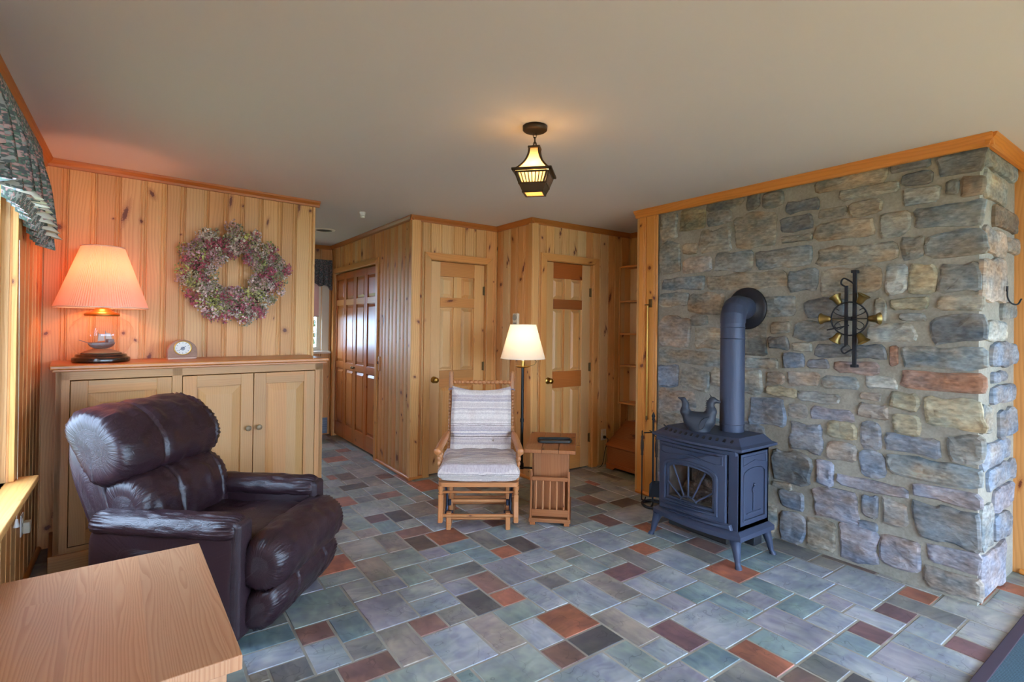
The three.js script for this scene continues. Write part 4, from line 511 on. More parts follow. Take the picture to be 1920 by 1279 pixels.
  mesh('seat_cushion', planar(soft(0.575, 0.135, 0.52, 8, 0.012, 3), 0, 2).rotateX(0.03).translate(0, 0.41, -0.195), stripeM, g); { const p = g.children[g.children.length - 1].geometry, uv = p.attributes.uv, po = p.attributes.position; for (let i = 0; i < po.count; i++) uv.setXY(i, po.getX(i), po.getZ(i) + po.getY(i) * 0.9); }
  const B = new THREE.Group(); B.name = 'back'; B.position.set(0, 0.33, -0.42); B.rotation.x = -12 * D2R; g.add(B);
  for (const s of [-1, 1]) { wood('back_post', [spool(0.60, 0.0165, 0.026, 0.0055), lathe([[0.012, 0.6], [0.02, 0.605], [0.02, 0.685], [0.015, 0.69], [0.02, 0.7], [0.016, 0.712], [0.019, 0.728], [0.013, 0.742], [0.001, 0.748]], 12)].map(x => x.translate(s * 0.245, 0, 0)), rockerM, B); }
  wood('top_rail', [along(spool(0.47, 0.017, 0.034, 0.007), [-0.235, 0.655, 0], [0.235, 0.655, 0]), rod([-0.235, 0.1, 0], [0.235, 0.1, 0], 0.01), rod([-0.235, 0.5, 0], [0.235, 0.5, 0], 0.012)], rockerM, B, 'x');
  { const bc = soft(0.47, 0.085, 0.58, 7, 0.014, 7); const p = bc.attributes.position; for (let i = 0; i < p.count; i++) { const x = p.getX(i) / 0.235, z = p.getZ(i) / 0.29; let y = p.getY(i); for (const bz of [-0.34, 0.3]) for (const bxx of [-0.42, 0.42]) y -= Math.sign(y) * 0.016 * Math.exp(-((x - bxx) ** 2 + (z - bz) ** 2) * 40) * (Math.abs(y) > 0.01 ? 1 : 0); p.setY(i, y); p.setZ(i, p.getZ(i) - 0.022 * Math.pow(Math.abs(x), 2.5) * (z < -0.5 ? (-z - 0.5) * 2 : 0) + (z < 0 ? 0.02 * (1 - x * x) * -z : 0)); }
    bc.computeVertexNormals(); planar(bc, 0, 2); mesh('back_cushion', bc.rotateX(Math.PI / 2).translate(0, 0.315, 0.055), stripeM, B);
    for (const s of [-1, 1]) for (const y of [0.2, 0.43]) mesh('tuft_button', sp(0.009, s * 0.095, y, 0.083, 10, 8), stripeM, B);
    for (const s of [-1, 1]) mesh('tie', tube([[s * 0.225, 0.59, 0.05], [s * 0.245, 0.6, 0.02], [s * 0.262, 0.595, 0], [s * 0.25, 0.59, -0.022], [s * 0.23, 0.59, -0.01]], 0.006, 16, 6), M('#8f8590', 0.95), B); }
  for (const s of [-1, 1]) { const ar = lathe([[0.001, 0], [0.02, 0.002], [0.026, 0.015], [0.024, 0.03], [0.019, 0.04], [0.025, 0.06], [0.026, 0.22], [0.022, 0.36], [0.016, 0.42], [0.001, 0.425]], 14); wood('arm', along(ar, [s * 0.29, 0.545, 0.03], [s * 0.25, 0.60, -0.4]), rockerM, g, 'z');
    for (const k of [0, 1, 2]) wood('arm_spindle', along(spool(0.205, 0.0125, 0.034, 0.005), [s * 0.268, 0.335, -0.02 - k * 0.065], [s * (0.287 - k * 0.005), 0.545 + k * 0.007, -0.015 - k * 0.06]), rockerM, g); }
}
/* ---------- side table with magazine rack ---------- */
{
  const g = thing('side_table', 'reddish pine side table with slatted magazine rack beside the rocker', 'table', [2.418, 0, -2.907], -42.5 * D2R); const h = 0.552;
  wood('tabletop', [rb(0.12, 0.026, 0.63, 0.004, -0.122, h - 0.013, -0.27), rb(0.12, 0.026, 0.63, 0.004, 0, h - 0.013, -0.27), rb(0.12, 0.026, 0.63, 0.004, 0.122, h - 0.013, -0.27)], sideM, g, 'z');
  wood('front_panel', rb(0.25, h - 0.075, 0.02, 0.003, 0, (h - 0.026 + 0.05) / 2, -0.09), sideM, g); wood('back_panel', rb(0.25, h - 0.075, 0.02, 0.003, 0, (h - 0.026 + 0.05) / 2, -0.45), sideM, g); wood('side_panel', [rb(0.018, h - 0.075, 0.36, 0.003, -0.125, (h - 0.026 + 0.05) / 2, -0.27), rb(0.018, h - 0.075, 0.36, 0.003, 0.125, (h - 0.026 + 0.05) / 2, -0.27)], sideM, g);
  wood('base', [rb(0.30, 0.028, 0.52, 0.004, 0, 0.036, -0.26)], sideM, g, 'x'); for (const sx of [-1, 1]) for (const sz of [-0.02, -0.5]) wood('foot', rb(0.04, 0.022, 0.03, 0.004, sx * 0.122, 0.011, sz), sideM, g);
  for (const s of [-1, 1]) wood('rack_side', extr([[0.0, 0.05], [0.075, 0.05], [0.06, 0.36], [0.05, 0.385], [0.035, 0.365], [0.0, 0.3]], 0.016, 0.003).rotateY(-Math.PI / 2).translate(s * 0.135 + 0.008, 0, -0.08), sideM, g);
  wood('rack_rail', rb(0.262, 0.028, 0.018, 0.003, 0, 0.33, -0.022), sideM, g, 'x'); wood('rack_rail', rb(0.262, 0.05, 0.018, 0.003, 0, 0.09, -0.012), sideM, g, 'x'); for (let k = 0; k < 5; k++) wood('slat', rod([-0.1 + k * 0.05, 0.11, -0.012], [-0.1 + k * 0.05, 0.32, -0.022], 0.0065), rockerM, g);
}
{ const c = Math.cos(-42.5 * D2R), s = Math.sin(-42.5 * D2R); const P = (x, z) => [2.418 + x * c + z * s, 0.5525, -2.907 - x * s + z * c]; const g = thing('tray', 'small dark pewter tray lying on the side table', 'tray', P(0.02, -0.24), -0.62);
  const out = (r, n = 8) => { const p = []; for (const [cx, cz, a0] of [[0.095, 0.03, 0], [-0.095, 0.03, 90], [-0.095, -0.03, 180], [0.095, -0.03, 270]]) for (let k = 0; k <= n; k++) { const a = (a0 + k * 90 / n) * D2R; p.push([cx + Math.cos(a) * r, cz + Math.sin(a) * r]); } return p; };
  mesh('dish', [extr(out(0.026), 0.004).rotateX(-Math.PI / 2), extr(out(0.034), 0.016, 0.002, [out(0.028)]).rotateX(-Math.PI / 2).translate(0, 0.002, 0)], M('#3d3a36', 0.4, { metalness: 0.7 }), g); mesh('rim', extr(out(0.038), 0.004, 0.001, [out(0.028)]).rotateX(-Math.PI / 2).translate(0, 0.016, 0), M('#4a463f', 0.35, { metalness: 0.8 }), g);
  mesh('inlay', [cy(0.03, 0.03, 0.002, 20, 0, 0.005, 0).scale(1.4, 1, 0.5)], M('#a8925a', 0.5, { metalness: 0.5 }), g); }
/* ---------- floor lamp ---------- */
{ const g = thing('floor_lamp', 'black floor lamp with cream empire shade behind the rocker', 'lamp', [2.70, 0, -3.627]);
  mesh('pole', [cy(0.012, 0.013, 0.86, 12, 0, 0.64, 0), cy(0.017, 0.017, 0.03, 12, 0, 0.62, 0), cy(0.018, 0.02, 0.05, 12, 0, 0.23, 0)], blackM, g);
  for (let k = 0; k < 3; k++) { const a = [0.75, 2.9, 5.0][k]; const c = Math.cos(a), s = Math.sin(a); mesh('leg', tube([[0, 0.215, 0], [c * 0.08, 0.215, s * 0.08], [c * 0.15, 0.2, s * 0.15], [c * 0.19, 0.1, s * 0.19], [c * 0.2, 0.012, s * 0.2]], 0.009, 24, 8), blackM, g); mesh('foot', sp(0.013, c * 0.2, 0.013, s * 0.2, 10, 8), blackM, g); }
  mesh('drip_pan', lathe([[0.0, 1.07], [0.05, 1.072], [0.063, 1.082], [0.064, 1.086], [0.05, 1.078], [0, 1.076]], 24), brassM, g); mesh('socket', [cy(0.014, 0.016, 0.06, 12, 0, 1.1, 0), cy(0.02, 0.02, 0.012, 12, 0, 1.12, 0)], brassM, g); mesh('candle_sleeve', cy(0.012, 0.012, 0.1, 12, 0, 1.18, 0), M('#e8dcc2', 0.7), g);
  mesh('swing_hook', tube([[0, 1.095, 0], [0.05, 1.09, 0.03], [0.085, 1.1, 0.05], [0.1, 1.125, 0.06], [0.085, 1.14, 0.05]], 0.004, 20, 6), darkBrassM, g);
  mesh('shade', lathe([[0.192, 1.15], [0.112, 1.44]], 48), shadeM('#f3ead8', 0.42), g); mesh('shade_rim', [new THREE.TorusGeometry(0.192, 0.003, 6, 48).rotateX(Math.PI / 2).translate(0, 1.15, 0), new THREE.TorusGeometry(0.112, 0.003, 6, 40).rotateX(Math.PI / 2).translate(0, 1.44, 0)], M('#efe6d4', 0.8), g);
  mesh('bulb', sp(0.026, 0, 1.325, 0), bulbM('#ffc98a', 2), g); point(g, 'bulb_light', [0, 1.325, 0], new THREE.Color(1, 0.72, 0.42), 0.35, 1.3); }
/* ---------- gas stove ---------- */
const bowZ = (g, half, bow) => { const p = g.attributes.position; for (let i = 0; i < p.count; i++) p.setZ(i, p.getZ(i) + bow * Math.max(0, 1 - (p.getX(i) / half) ** 2)); g.computeVertexNormals(); return g; };
const planOut = (hw, zb, zf, bow, ch = 0, n = 14) => { const p = [[-hw, zb], [hw, zb]]; if (ch) { p.push([hw, zf - ch]); } for (let k = 0; k <= n; k++) { const x = lerp(hw - (ch ? ch : 0), -hw + (ch ? ch : 0), k / n); p.push([x, zf + bow * (1 - (x / hw) ** 2)]); } if (ch) p.push([-hw, zf - ch]); return p; };
function loftPlan(a, b, y0, y1, cap = true) { const P = [], n = a.length; for (let i = 0; i < n; i++) { const j = (i + 1) % n; const A = [a[i][0], y0, a[i][1]], B = [a[j][0], y0, a[j][1]], C = [b[j][0], y1, b[j][1]], D = [b[i][0], y1, b[i][1]]; P.push(...A, ...C, ...B, ...A, ...D, ...C); }
  const capF = (o, y, up) => { const tr = THREE.ShapeUtils.triangulateShape(o.map(q => new THREE.Vector2(q[0], q[1])), []); for (const t of tr) { const v = t.map(k => [o[k][0], y, o[k][1]]); if (!up) v.reverse(); const ar = (v[1][0] - v[0][0]) * (v[2][2] - v[0][2]) - (v[1][2] - v[0][2]) * (v[2][0] - v[0][0]); if ((ar > 0) === up) v.reverse(); for (const q of v) P.push(...q); } };
  if (cap) { capF(a, y0, false); capF(b, y1, true); } const g = new THREE.BufferGeometry(); g.setAttribute('position', new THREE.Float32BufferAttribute(P, 3)); g.computeVertexNormals(); return grain(prep(g)); }
{
  const g = thing('gas_stove', 'blue-black cast iron gas stove with arched glass door on splayed legs', 'stove', [3.145, 0, -2.085], -Math.PI / 2);
  // base plate, body shell and stepped top
  mesh('base_plate', [loftPlan(planOut(0.325, -0.18, 0.205, 0.045), planOut(0.325, -0.18, 0.205, 0.045), 0.15, 0.178), loftPlan(planOut(0.325, -0.18, 0.205, 0.045), planOut(0.30, -0.16, 0.185, 0.042), 0.178, 0.2)], stoveM, g);
  const body = planOut(0.293, -0.16, 0.18, 0.04); mesh('body', [bx(0.02, 0.49, 0.34, -0.283, 0.44, 0.01), bx(0.02, 0.49, 0.34, 0.283, 0.44, 0.01), bx(0.586, 0.49, 0.02, 0, 0.44, -0.15), bx(0.586, 0.03, 0.33, 0, 0.21, 0.005), bx(0.586, 0.03, 0.33, 0, 0.67, 0.005), bx(0.03, 0.49, 0.03, -0.278, 0.44, 0.165), bx(0.062, 0.49, 0.035, 0.262, 0.44, 0.168), bx(0.586, 0.03, 0.05, 0, 0.672, 0.19)].map(q => grain(q)), stoveM, g);
  const topP = new THREE.Group(); topP.name = 'top_plate'; g.add(topP); mesh('rim', [loftPlan(planOut(0.30, -0.16, 0.185, 0.042), planOut(0.335, -0.19, 0.215, 0.05), 0.672, 0.69), loftPlan(planOut(0.335, -0.19, 0.215, 0.05), planOut(0.335, -0.19, 0.215, 0.05), 0.69, 0.703), loftPlan(planOut(0.335, -0.19, 0.215, 0.05), planOut(0.31, -0.17, 0.185, 0.045), 0.703, 0.713)], stoveM, topP);
  mesh('sloped_deck', loftPlan(planOut(0.31, -0.17, 0.185, 0.045), planOut(0.265, -0.15, 0.135, 0.04), 0.713, 0.752), stoveM, topP);
  for (let k = 0; k < 12; k++) { const x = lerp(-0.245, 0.245, k / 11), z = 0.16 + 0.0425 * (1 - (x / 0.29) ** 2) + 0.0; mesh('vent_slot', extr([[-0.008, -0.012], [0.008, -0.012], [0.008, 0.006], [0.004, 0.012], [-0.004, 0.012], [-0.008, 0.006]], 0.004).rotateX(-52 * D2R).translate(x, 0.7325 + 0.0, z + 0.0), blackM, topP); }
  // door with arched window
  const dr = new THREE.Group(); dr.name = 'door'; dr.position.set(-0.022, 0, 0.18); g.add(dr); const archPts = (w, y0, ys, rise, n = 20) => { const p = [[-w, y0], [w, y0], [w, ys]]; for (let k = 1; k < n; k++) { const a = k / n * Math.PI; p.push([w * Math.cos(a), ys + rise * Math.pow(Math.sin(a), 0.75)]); } p.push([-w, ys]); return p; };
  const win = archPts(0.165, 0.305, 0.475, 0.055); const dbow = q => bowZ(q, 0.3, 0.036); const fine = (pts) => { const o = []; for (let i = 0; i < pts.length; i++) { const a = pts[i], b = pts[(i + 1) % pts.length], n = Math.max(1, Math.ceil(Math.abs(b[0] - a[0]) / 0.04)); for (let k = 0; k < n; k++) o.push([lerp(a[0], b[0], k / n), lerp(a[1], b[1], k / n)]); } return o; };
  mesh('door_frame', [grain(dbow(extr(fine([[-0.25, 0.232], [0.25, 0.232], [0.25, 0.655], [-0.25, 0.655]]), 0.02, 0.003, [fine(archPts(0.195, 0.275, 0.49, 0.068))])))], stoveM, dr);
  mesh('window_rim', [dbow(extr(fine(archPts(0.205, 0.265, 0.49, 0.078)), 0.03, 0.003, [fine(archPts(0.185, 0.285, 0.485, 0.068))])), dbow(extr(fine(archPts(0.185, 0.285, 0.485, 0.068)), 0.016, 0.002, [fine(win)])).translate(0, 0, 0.0)].map(q => grain(q)), stoveM, dr);
  mesh('raised_moulding', [dbow(extr(fine([[-0.235, 0.585], [-0.19, 0.575], [0, 0.60], [0.19, 0.575], [0.235, 0.585], [0.235, 0.64], [-0.235, 0.64]]), 0.026, 0.002, [fine([[-0.226, 0.594], [-0.19, 0.585], [0, 0.611], [0.19, 0.585], [0.226, 0.594], [0.226, 0.631], [-0.226, 0.631]])]))].map(q => grain(q)), stoveM, dr);
  mesh('glass', dbow(new THREE.PlaneGeometry(0.35, 0.24, 12, 1).translate(0, 0.42, 0.004)), M('#ffffff', 0.03, { transmission: 1, thickness: 0, ior: 1.45 }), dr);
  const bar = (a, b) => mesh('bar', dbow(rod([a[0], a[1], 0.016], [b[0], b[1], 0.016], 0.006)), stoveM, dr); bar([0, 0.335], [0, 0.535]); bar([-0.03, 0.33], [-0.12, 0.515]); bar([0.03, 0.33], [0.12, 0.515]); bar([-0.05, 0.315], [-0.168, 0.40]); bar([0.05, 0.315], [0.168, 0.40]); mesh('bar', dbow(tube([[-0.06, 0.307, 0.016], [-0.045, 0.325, 0.016], [0, 0.337, 0.016], [0.045, 0.325, 0.016], [0.06, 0.307, 0.016]], 0.006, 16, 6)), stoveM, dr);
  mesh('ash_lip', [dbow(extr(fine([[-0.27, 0.205], [0.27, 0.205], [0.26, 0.238], [-0.26, 0.238]]), 0.03, 0.006)).translate(0.022, 0, 0)].map(q => grain(q)), stoveM, dr);
  // firebox with ceramic logs
  mesh('firebox', [bx(0.5, 0.4, 0.01, 0, 0.44, -0.12), bx(0.01, 0.4, 0.26, -0.25, 0.44, 0.01), bx(0.01, 0.4, 0.26, 0.25, 0.44, 0.01), bx(0.5, 0.01, 0.26, 0, 0.28, 0.01)], M('#8a8078', 0.9, { map: mortarT }), g);
  const logM = M('#8a705c', 0.95, { map: stoneT, bumpMap: stoneT, bumpScale: 0.008 }); const logg = (a, b, r, s) => { const q = new THREE.CylinderGeometry(r * 0.85, r, 1, 12, 8), A = V(...a), B = V(...b), L = A.distanceTo(B); const p = q.attributes.position; for (let i = 0; i < p.count; i++) { const k = 1 + 0.35 * (vn(p.getY(i) * 6 + 9, Math.atan2(p.getZ(i), p.getX(i)) * 2 + 9, s) - 0.5); p.setX(i, p.getX(i) * k); p.setZ(i, p.getZ(i) * k); } q.translate(0, 0.5, 0).scale(1, L, 1); q.computeVertexNormals(); return along(q, a, b); };
  mesh('log', logg([-0.19, 0.33, 0.02], [0.2, 0.34, -0.03], 0.045, 3), logM, g); mesh('log', logg([-0.15, 0.40, -0.03], [0.14, 0.37, 0.06], 0.032, 4), logM, g); mesh('log', logg([0.02, 0.42, 0.03], [0.17, 0.47, -0.05], 0.035, 5), logM, g); mesh('log', logg([-0.06, 0.37, 0.07], [-0.11, 0.49, -0.06], 0.03, 6), logM, g);
  { const em = []; seedTo(4); for (let k = 0; k < 70; k++) em.push(new THREE.IcosahedronGeometry(rr(0.008, 0.017), 0).translate(rr(-0.2, 0.2), 0.292, rr(0.03, 0.13))); const o = mesh('ember', em, M('#5c524c', 0.95), g); o.userData.kind = 'stuff'; }
  // side panels with an arched relief
  for (const s of [-1, 1]) { const sd = new THREE.Group(); sd.name = 'side_relief'; sd.position.set(s * 0.293, 0, 0.01); sd.rotation.y = s * Math.PI / 2; g.add(sd); mesh('frame', grain(extr([[-0.15, 0.225], [0.15, 0.225], [0.15, 0.66], [-0.15, 0.66]], 0.006, 0.002, [archPts(0.125, 0.25, 0.52, 0.05)])), stoveM, sd); mesh('moulding', [grain(extr(archPts(0.125, 0.25, 0.52, 0.05), 0.01, 0.002, [archPts(0.117, 0.258, 0.518, 0.046)])), grain(extr([[-0.13, 0.585], [0, 0.61], [0.13, 0.585], [0.13, 0.645], [-0.13, 0.645]], 0.01, 0.002, [[[-0.124, 0.593], [0, 0.617], [0.124, 0.593], [0.124, 0.639], [-0.124, 0.639]]]))], stoveM, sd);
    mesh('candle_relief', [rb(0.024, 0.12, 0.008, 0.004, 0, 0.36, 0.003), cy(0.022, 0.022, 0.008, 16).rotateX(Math.PI / 2).translate(0, 0.43, 0.003), sp(0.009, 0, 0.46, 0.003, 10, 8), rb(0.16, 0.012, 0.006, 0.003, 0, 0.29, 0.003)].map(q => grain(q)), stoveM, sd); }
  // splayed legs
  for (const sx of [-1, 1]) for (const sz of [-1, 1]) { const x = sx * 0.285, z = sz > 0 ? 0.195 : -0.135, P = [], n = 10, st = 12; const cs = []; for (let k = 0; k <= st; k++) { const t = k / st, y = 0.155 * (1 - t); const off = 0.035 * t * t + 0.012 * Math.sin(t * Math.PI) - (t > 0.9 ? -0.006 : 0); const r = lerp(0.038, 0.013, Math.pow(t, 0.7)) + (t > 0.85 ? (t - 0.85) * 0.06 : 0); cs.push([x + sx * off, y, z + sz * off * 0.7, r]); } for (let k = 0; k < st; k++) for (let i = 0; i < n; i++) { const v = (c, q) => { const a = q / n * 6.2832; return [c[0] + Math.cos(a) * c[3], c[1], c[2] + Math.sin(a) * c[3]]; }; const A = v(cs[k], i), B = v(cs[k], i + 1), C = v(cs[k + 1], i + 1), D = v(cs[k + 1], i); P.push(...A, ...B, ...C, ...A, ...C, ...D); } let q = new THREE.BufferGeometry(); q.setAttribute('position', new THREE.Float32BufferAttribute(P, 3)); q = mergeVertices(q, 1e-5); q.computeVertexNormals(); mesh('leg', [grain(q.toNonIndexed()), cy(0.02, 0.022, 0.004, 12, cs[st][0], 0.002, cs[st][2])], stoveM, g); }
  mesh('burner_box', [rb(0.44, 0.07, 0.24, 0.01, -0.02, 0.115, 0.03)], blackM, g); mesh('control_box', [rb(0.07, 0.08, 0.09, 0.006, 0.25, 0.105, -0.06), tube([[0.22, 0.1, 0], [0.205, 0.12, 0.01], [0.215, 0.14, 0.0]], 0.006, 12, 6)], ironM, g);
}
{ // flue pipe
  const g = thing('flue_pipe', 'dark steel flue pipe rising from the stove into the stone', 'pipe', [3.21, 0, -1.99]); const r = 0.076; const y0 = 0.7525;
  mesh('pipe', [cy(r, r, 0.71, 40, 0, y0 + 0.355, 0)], stoveM, g);
  for (const y of [0.80, 1.36, 1.435]) mesh('seam_ring', [new THREE.TorusGeometry(r + 0.0005, 0.003, 8, 48).rotateX(Math.PI / 2).translate(0, y, 0)], stoveM, g);
  // segmented elbow
  const R = 0.11, segs = 4; const cs = []; for (let k = 0; k <= segs; k++) { const a = k / segs * Math.PI / 2; cs.push([R - R * Math.cos(a), 1.4625 + R * Math.sin(a), a]); } const P = []; const n = 36; const pt = (c, q) => { const b = q / n * 6.2832; const u = Math.cos(b) * (r + 0.003), w = Math.sin(b) * (r + 0.003); return [c[0] - u * Math.cos(c[2]), c[1] + u * Math.sin(c[2]), w]; }; for (let k = 0; k < segs; k++) for (let i = 0; i < n; i++) { const A = pt(cs[k], i), B = pt(cs[k], i + 1), C = pt(cs[k + 1], i + 1), D = pt(cs[k + 1], i); P.push(...A, ...C, ...B, ...A, ...D, ...C); } const e = new THREE.BufferGeometry(); e.setAttribute('position', new THREE.Float32BufferAttribute(P, 3)); e.computeVertexNormals(); mesh('elbow', [prep(e).rotateY(0.30), cy(r + 0.003, r + 0.003, 0.225, 36).rotateZ(Math.PI / 2).translate(R + 0.1125, 1.5725, 0).rotateY(0.30)], stoveM, g);
  mesh('wall_collar', lathe([[0.078, 0.05], [0.088, 0.05], [0.095, 0.035], [0.11, 0.03], [0.118, 0.02], [0.132, 0.018], [0.146, 0.008], [0.15, 0.0], [0.08, 0.0]], 56).rotateZ(Math.PI / 2).translate(0.342, 1.5725, -0.104), M('#24262e', 0.5, { metalness: 0.3 }), g);
}
/* cast dragon steamer on the stove: blended capsules meshed once */
function sdfMesh(caps, min, size, res, k) { const mc = new MarchingCubes(res, new THREE.MeshBasicMaterial(), false, false, 400000); mc.isolation = 0; const f = mc.field; for (let z = 0; z < res; z++) for (let y = 0; y < res; y++) for (let x = 0; x < res; x++) { const px = min[0] + size * (x / res), py = min[1] + size * (y / res), pz = min[2] + size * (z / res); let d = 1e9; for (const c of caps) { const [a, b, ra, rb2, sz = 1] = c; const bx2 = b[0] - a[0], by = b[1] - a[1], bz = b[2] - a[2]; const L = bx2 * bx2 + by * by + bz * bz || 1e-9; const t = clamp(((px - a[0]) * bx2 + (py - a[1]) * by + (pz - a[2]) * bz) / L); const e = Math.hypot(px - a[0] - bx2 * t, py - a[1] - by * t, (pz - a[2] - bz * t) / sz) - lerp(ra, rb2, t); const h = clamp(0.5 + 0.5 * (e - d) / k); d = d > 1e8 ? e : lerp(e, d, h) - k * h * (1 - h); } f[x + y * res + z * res * res] = -d; } mc.update(); const n = mc.count, P = new Float32Array(n * 3); for (let i = 0; i < n; i++) { for (let q = 0; q < 3; q++) P[i * 3 + q] = min[q] + size * ((mc.positionArray[i * 3 + q] + 1) / 2); } let g = new THREE.BufferGeometry(); g.setAttribute('position', new THREE.BufferAttribute(P, 3)); g = mergeVertices(g, 1e-5); g.computeVertexNormals(); return g; }
{ const g = thing('dragon_steamer', 'cast iron dragon-shaped steamer on the stove top', 'ornament', [3.02, 0.7525, -2.11], -Math.PI / 2 + 0.6);
  const c = [[[-0.03, 0.062, 0], [0.035, 0.062, 0], 0.062, 0.062, 0.95], [[-0.05, 0.07, 0], [-0.085, 0.12, 0], 0.045, 0.028], [[-0.085, 0.12, 0], [-0.083, 0.17, 0], 0.028, 0.018], [[-0.083, 0.17, 0], [-0.095, 0.2, 0], 0.018, 0.012], [[-0.095, 0.2, 0], [-0.13, 0.21, 0], 0.011, 0.004], [[0.06, 0.075, 0], [0.078, 0.13, 0], 0.045, 0.03], [[0.078, 0.13, 0], [0.07, 0.18, 0], 0.03, 0.02], [[0.07, 0.18, 0], [0.085, 0.205, 0], 0.02, 0.019], [[0.085, 0.205, 0], [0.125, 0.195, 0], 0.017, 0.01], [[0.0, 0.02, 0], [0.01, 0.0, 0], 0.06, 0.06]];
  let q = sdfMesh(c, [-0.16, -0.03, -0.14], 0.32, 72, 0.018); { const p = q.attributes.position; for (let i = 0; i < p.count; i++) if (p.getY(i) < 0.0) p.setY(i, 0.0); q.computeVertexNormals(); } mesh('body', q, M('#30333c', 0.55, { metalness: 0.3 }), g);
  const spk = []; for (let k = 0; k < 8; k++) { const t = k / 7; spk.push(new THREE.ConeGeometry(0.006, 0.02, 5).rotateZ(-1.2).translate(lerp(-0.057, -0.068, t), lerp(0.11, 0.19, t), 0)); spk.push(new THREE.ConeGeometry(0.006, 0.02, 5).rotateZ(1.2).translate(lerp(0.043, 0.052, t), lerp(0.12, 0.2, t), 0)); } mesh('crest', spk, M('#30333c', 0.55, { metalness: 0.3 }), g).userData.kind = 'stuff';
  mesh('horn', [new THREE.ConeGeometry(0.005, 0.03, 6).rotateZ(0.5).translate(0.072, 0.232, 0.01), new THREE.ConeGeometry(0.005, 0.03, 6).rotateZ(0.5).translate(0.072, 0.232, -0.01)], M('#30333c', 0.55), g);
  for (const s of [-1, 1]) mesh('wing', extr([[0.0, 0.015], [0.022, 0.02], [0.036, 0.04], [0.046, 0.07], [0.066, 0.105], [0.035, 0.095], [0.012, 0.075], [0.0, 0.045]], 0.012, 0.004).translate(0, 0, s > 0 ? 0.052 : -0.064), M('#30333c', 0.55, { metalness: 0.3 }), g); }
/* ---------- fire tools ---------- */
{ const g = thing('fire_tool_stand', 'wrought iron stand for fire tools between post and stove', 'stand', [3.395, 0, -2.79]);
  mesh('base_ring', [tube([[-0.1, 0.012, 0.02], [-0.06, 0.012, 0.09], [0.03, 0.012, 0.1], [0.09, 0.012, 0.03], [0.06, 0.012, -0.06], [-0.04, 0.012, -0.07]], 0.011, 40, 8, true)], ironM, g); mesh('post', [cy(0.008, 0.008, 0.66, 10, 0, 0.35, 0), tube([[0, 0.03, 0], [-0.04, 0.02, 0.03], [-0.08, 0.013, 0.05]], 0.008, 12, 6), tube([[0, 0.03, 0], [0.04, 0.02, 0.03], [0.07, 0.013, 0.06]], 0.008, 12, 6), tube([[0, 0.03, 0], [0.01, 0.02, -0.03], [0.01, 0.013, -0.065]], 0.008, 12, 6)], ironM, g);
  mesh('finial', [lathe([[0.008, 0.68], [0.014, 0.69], [0.009, 0.7], [0.016, 0.715], [0.006, 0.74], [0.001, 0.75]], 12)], ironM, g); mesh('hook_bar', [rod([-0.075, 0.585, -0.03], [0.075, 0.585, 0.03], 0.005), tube([[0.075, 0.585, 0.03], [0.095, 0.6, 0.04], [0.1, 0.63, 0.042], [0.085, 0.645, 0.036]], 0.005, 12, 6), rod([-0.03, 0.585, 0.06], [0.03, 0.585, -0.06], 0.005)], ironM, g); }
const toolM = M('#3a2a20', 0.5);
function handle(x, y, z) { return lathe([[0.004, 0], [0.011, 0.01], [0.009, 0.03], [0.013, 0.06], [0.012, 0.11], [0.008, 0.14], [0.011, 0.15], [0.006, 0.165]], 12).translate(x, y, z); }
{ const g = thing('fire_poker', 'iron fire poker with turned wooden handle on the stand\'s left', 'fire tool', [3.31, 0, -2.83]); mesh('shaft', [cy(0.005, 0.005, 0.36, 8, 0, 0.23, 0), tube([[0, 0.05, 0], [0.01, 0.05, 0.02], [0.02, 0.075, 0.025]], 0.005, 10, 6)], ironM, g); mesh('handle', handle(0, 0.4, 0), toolM, g); mesh('ring', new THREE.TorusGeometry(0.018, 0.003, 6, 20).rotateY(0.9).translate(0, 0.583, 0), ironM, g); }
{ const g = thing('fire_shovel', 'iron ash shovel hanging on the tool stand', 'fire tool', [3.35, 0, -2.72]); const sh = extr([[-0.055, 0], [0.055, 0], [0.05, 0.1], [0.025, 0.125], [-0.025, 0.125], [-0.05, 0.1]], 0.004, 0.001); bowZ(sh, 0.055, -0.015); mesh('blade', sh.rotateX(-0.08).rotateY(-0.75).translate(0, 0.09, 0), ironM, g); mesh('shaft', cy(0.005, 0.005, 0.22, 8, 0, 0.31, 0), ironM, g); mesh('handle', handle(0, 0.4, 0), toolM, g); mesh('ring', new THREE.TorusGeometry(0.018, 0.003, 6, 20).rotateY(-0.6).translate(0, 0.583, 0), ironM, g); }
{ const g = thing('fire_tongs', 'iron fire tongs hanging behind the ash shovel', 'fire tool', [3.46, 0, -2.71]); mesh('arm', tube([[0.0, 0.56, 0], [0.018, 0.5, 0], [0.012, 0.3, 0], [0.02, 0.1, 0]], 0.005, 24, 6), ironM, g); mesh('arm', tube([[0.0, 0.56, 0], [-0.018, 0.5, 0], [-0.012, 0.3, 0], [-0.02, 0.1, 0]], 0.005, 24, 6), ironM, g); mesh('ring', new THREE.TorusGeometry(0.018, 0.003, 6, 20).translate(0, 0.575, 0), ironM, g); }
{ const g = thing('brass_rod', 'long brass rod hanging from a latch plate on the chimney post', 'rod', [3.53, 0, -2.975]); mesh('rod', [cy(0.0075, 0.0075, 0.94, 12, 0, 1.14, 0)], brassM, g); mesh('latch_plate', [rb(0.006, 0.07, 0.034, 0.003, 0.014, 1.635, 0.018), tube([[0.014, 1.62, 0.018], [-0.01, 1.622, 0.01], [-0.012, 1.622, -0.02]], 0.004, 12, 6)], darkBrassM, g); mesh('tip', lathe([[0.001, 0.64], [0.009, 0.65], [0.0075, 0.68]], 12), darkBrassM, g); }
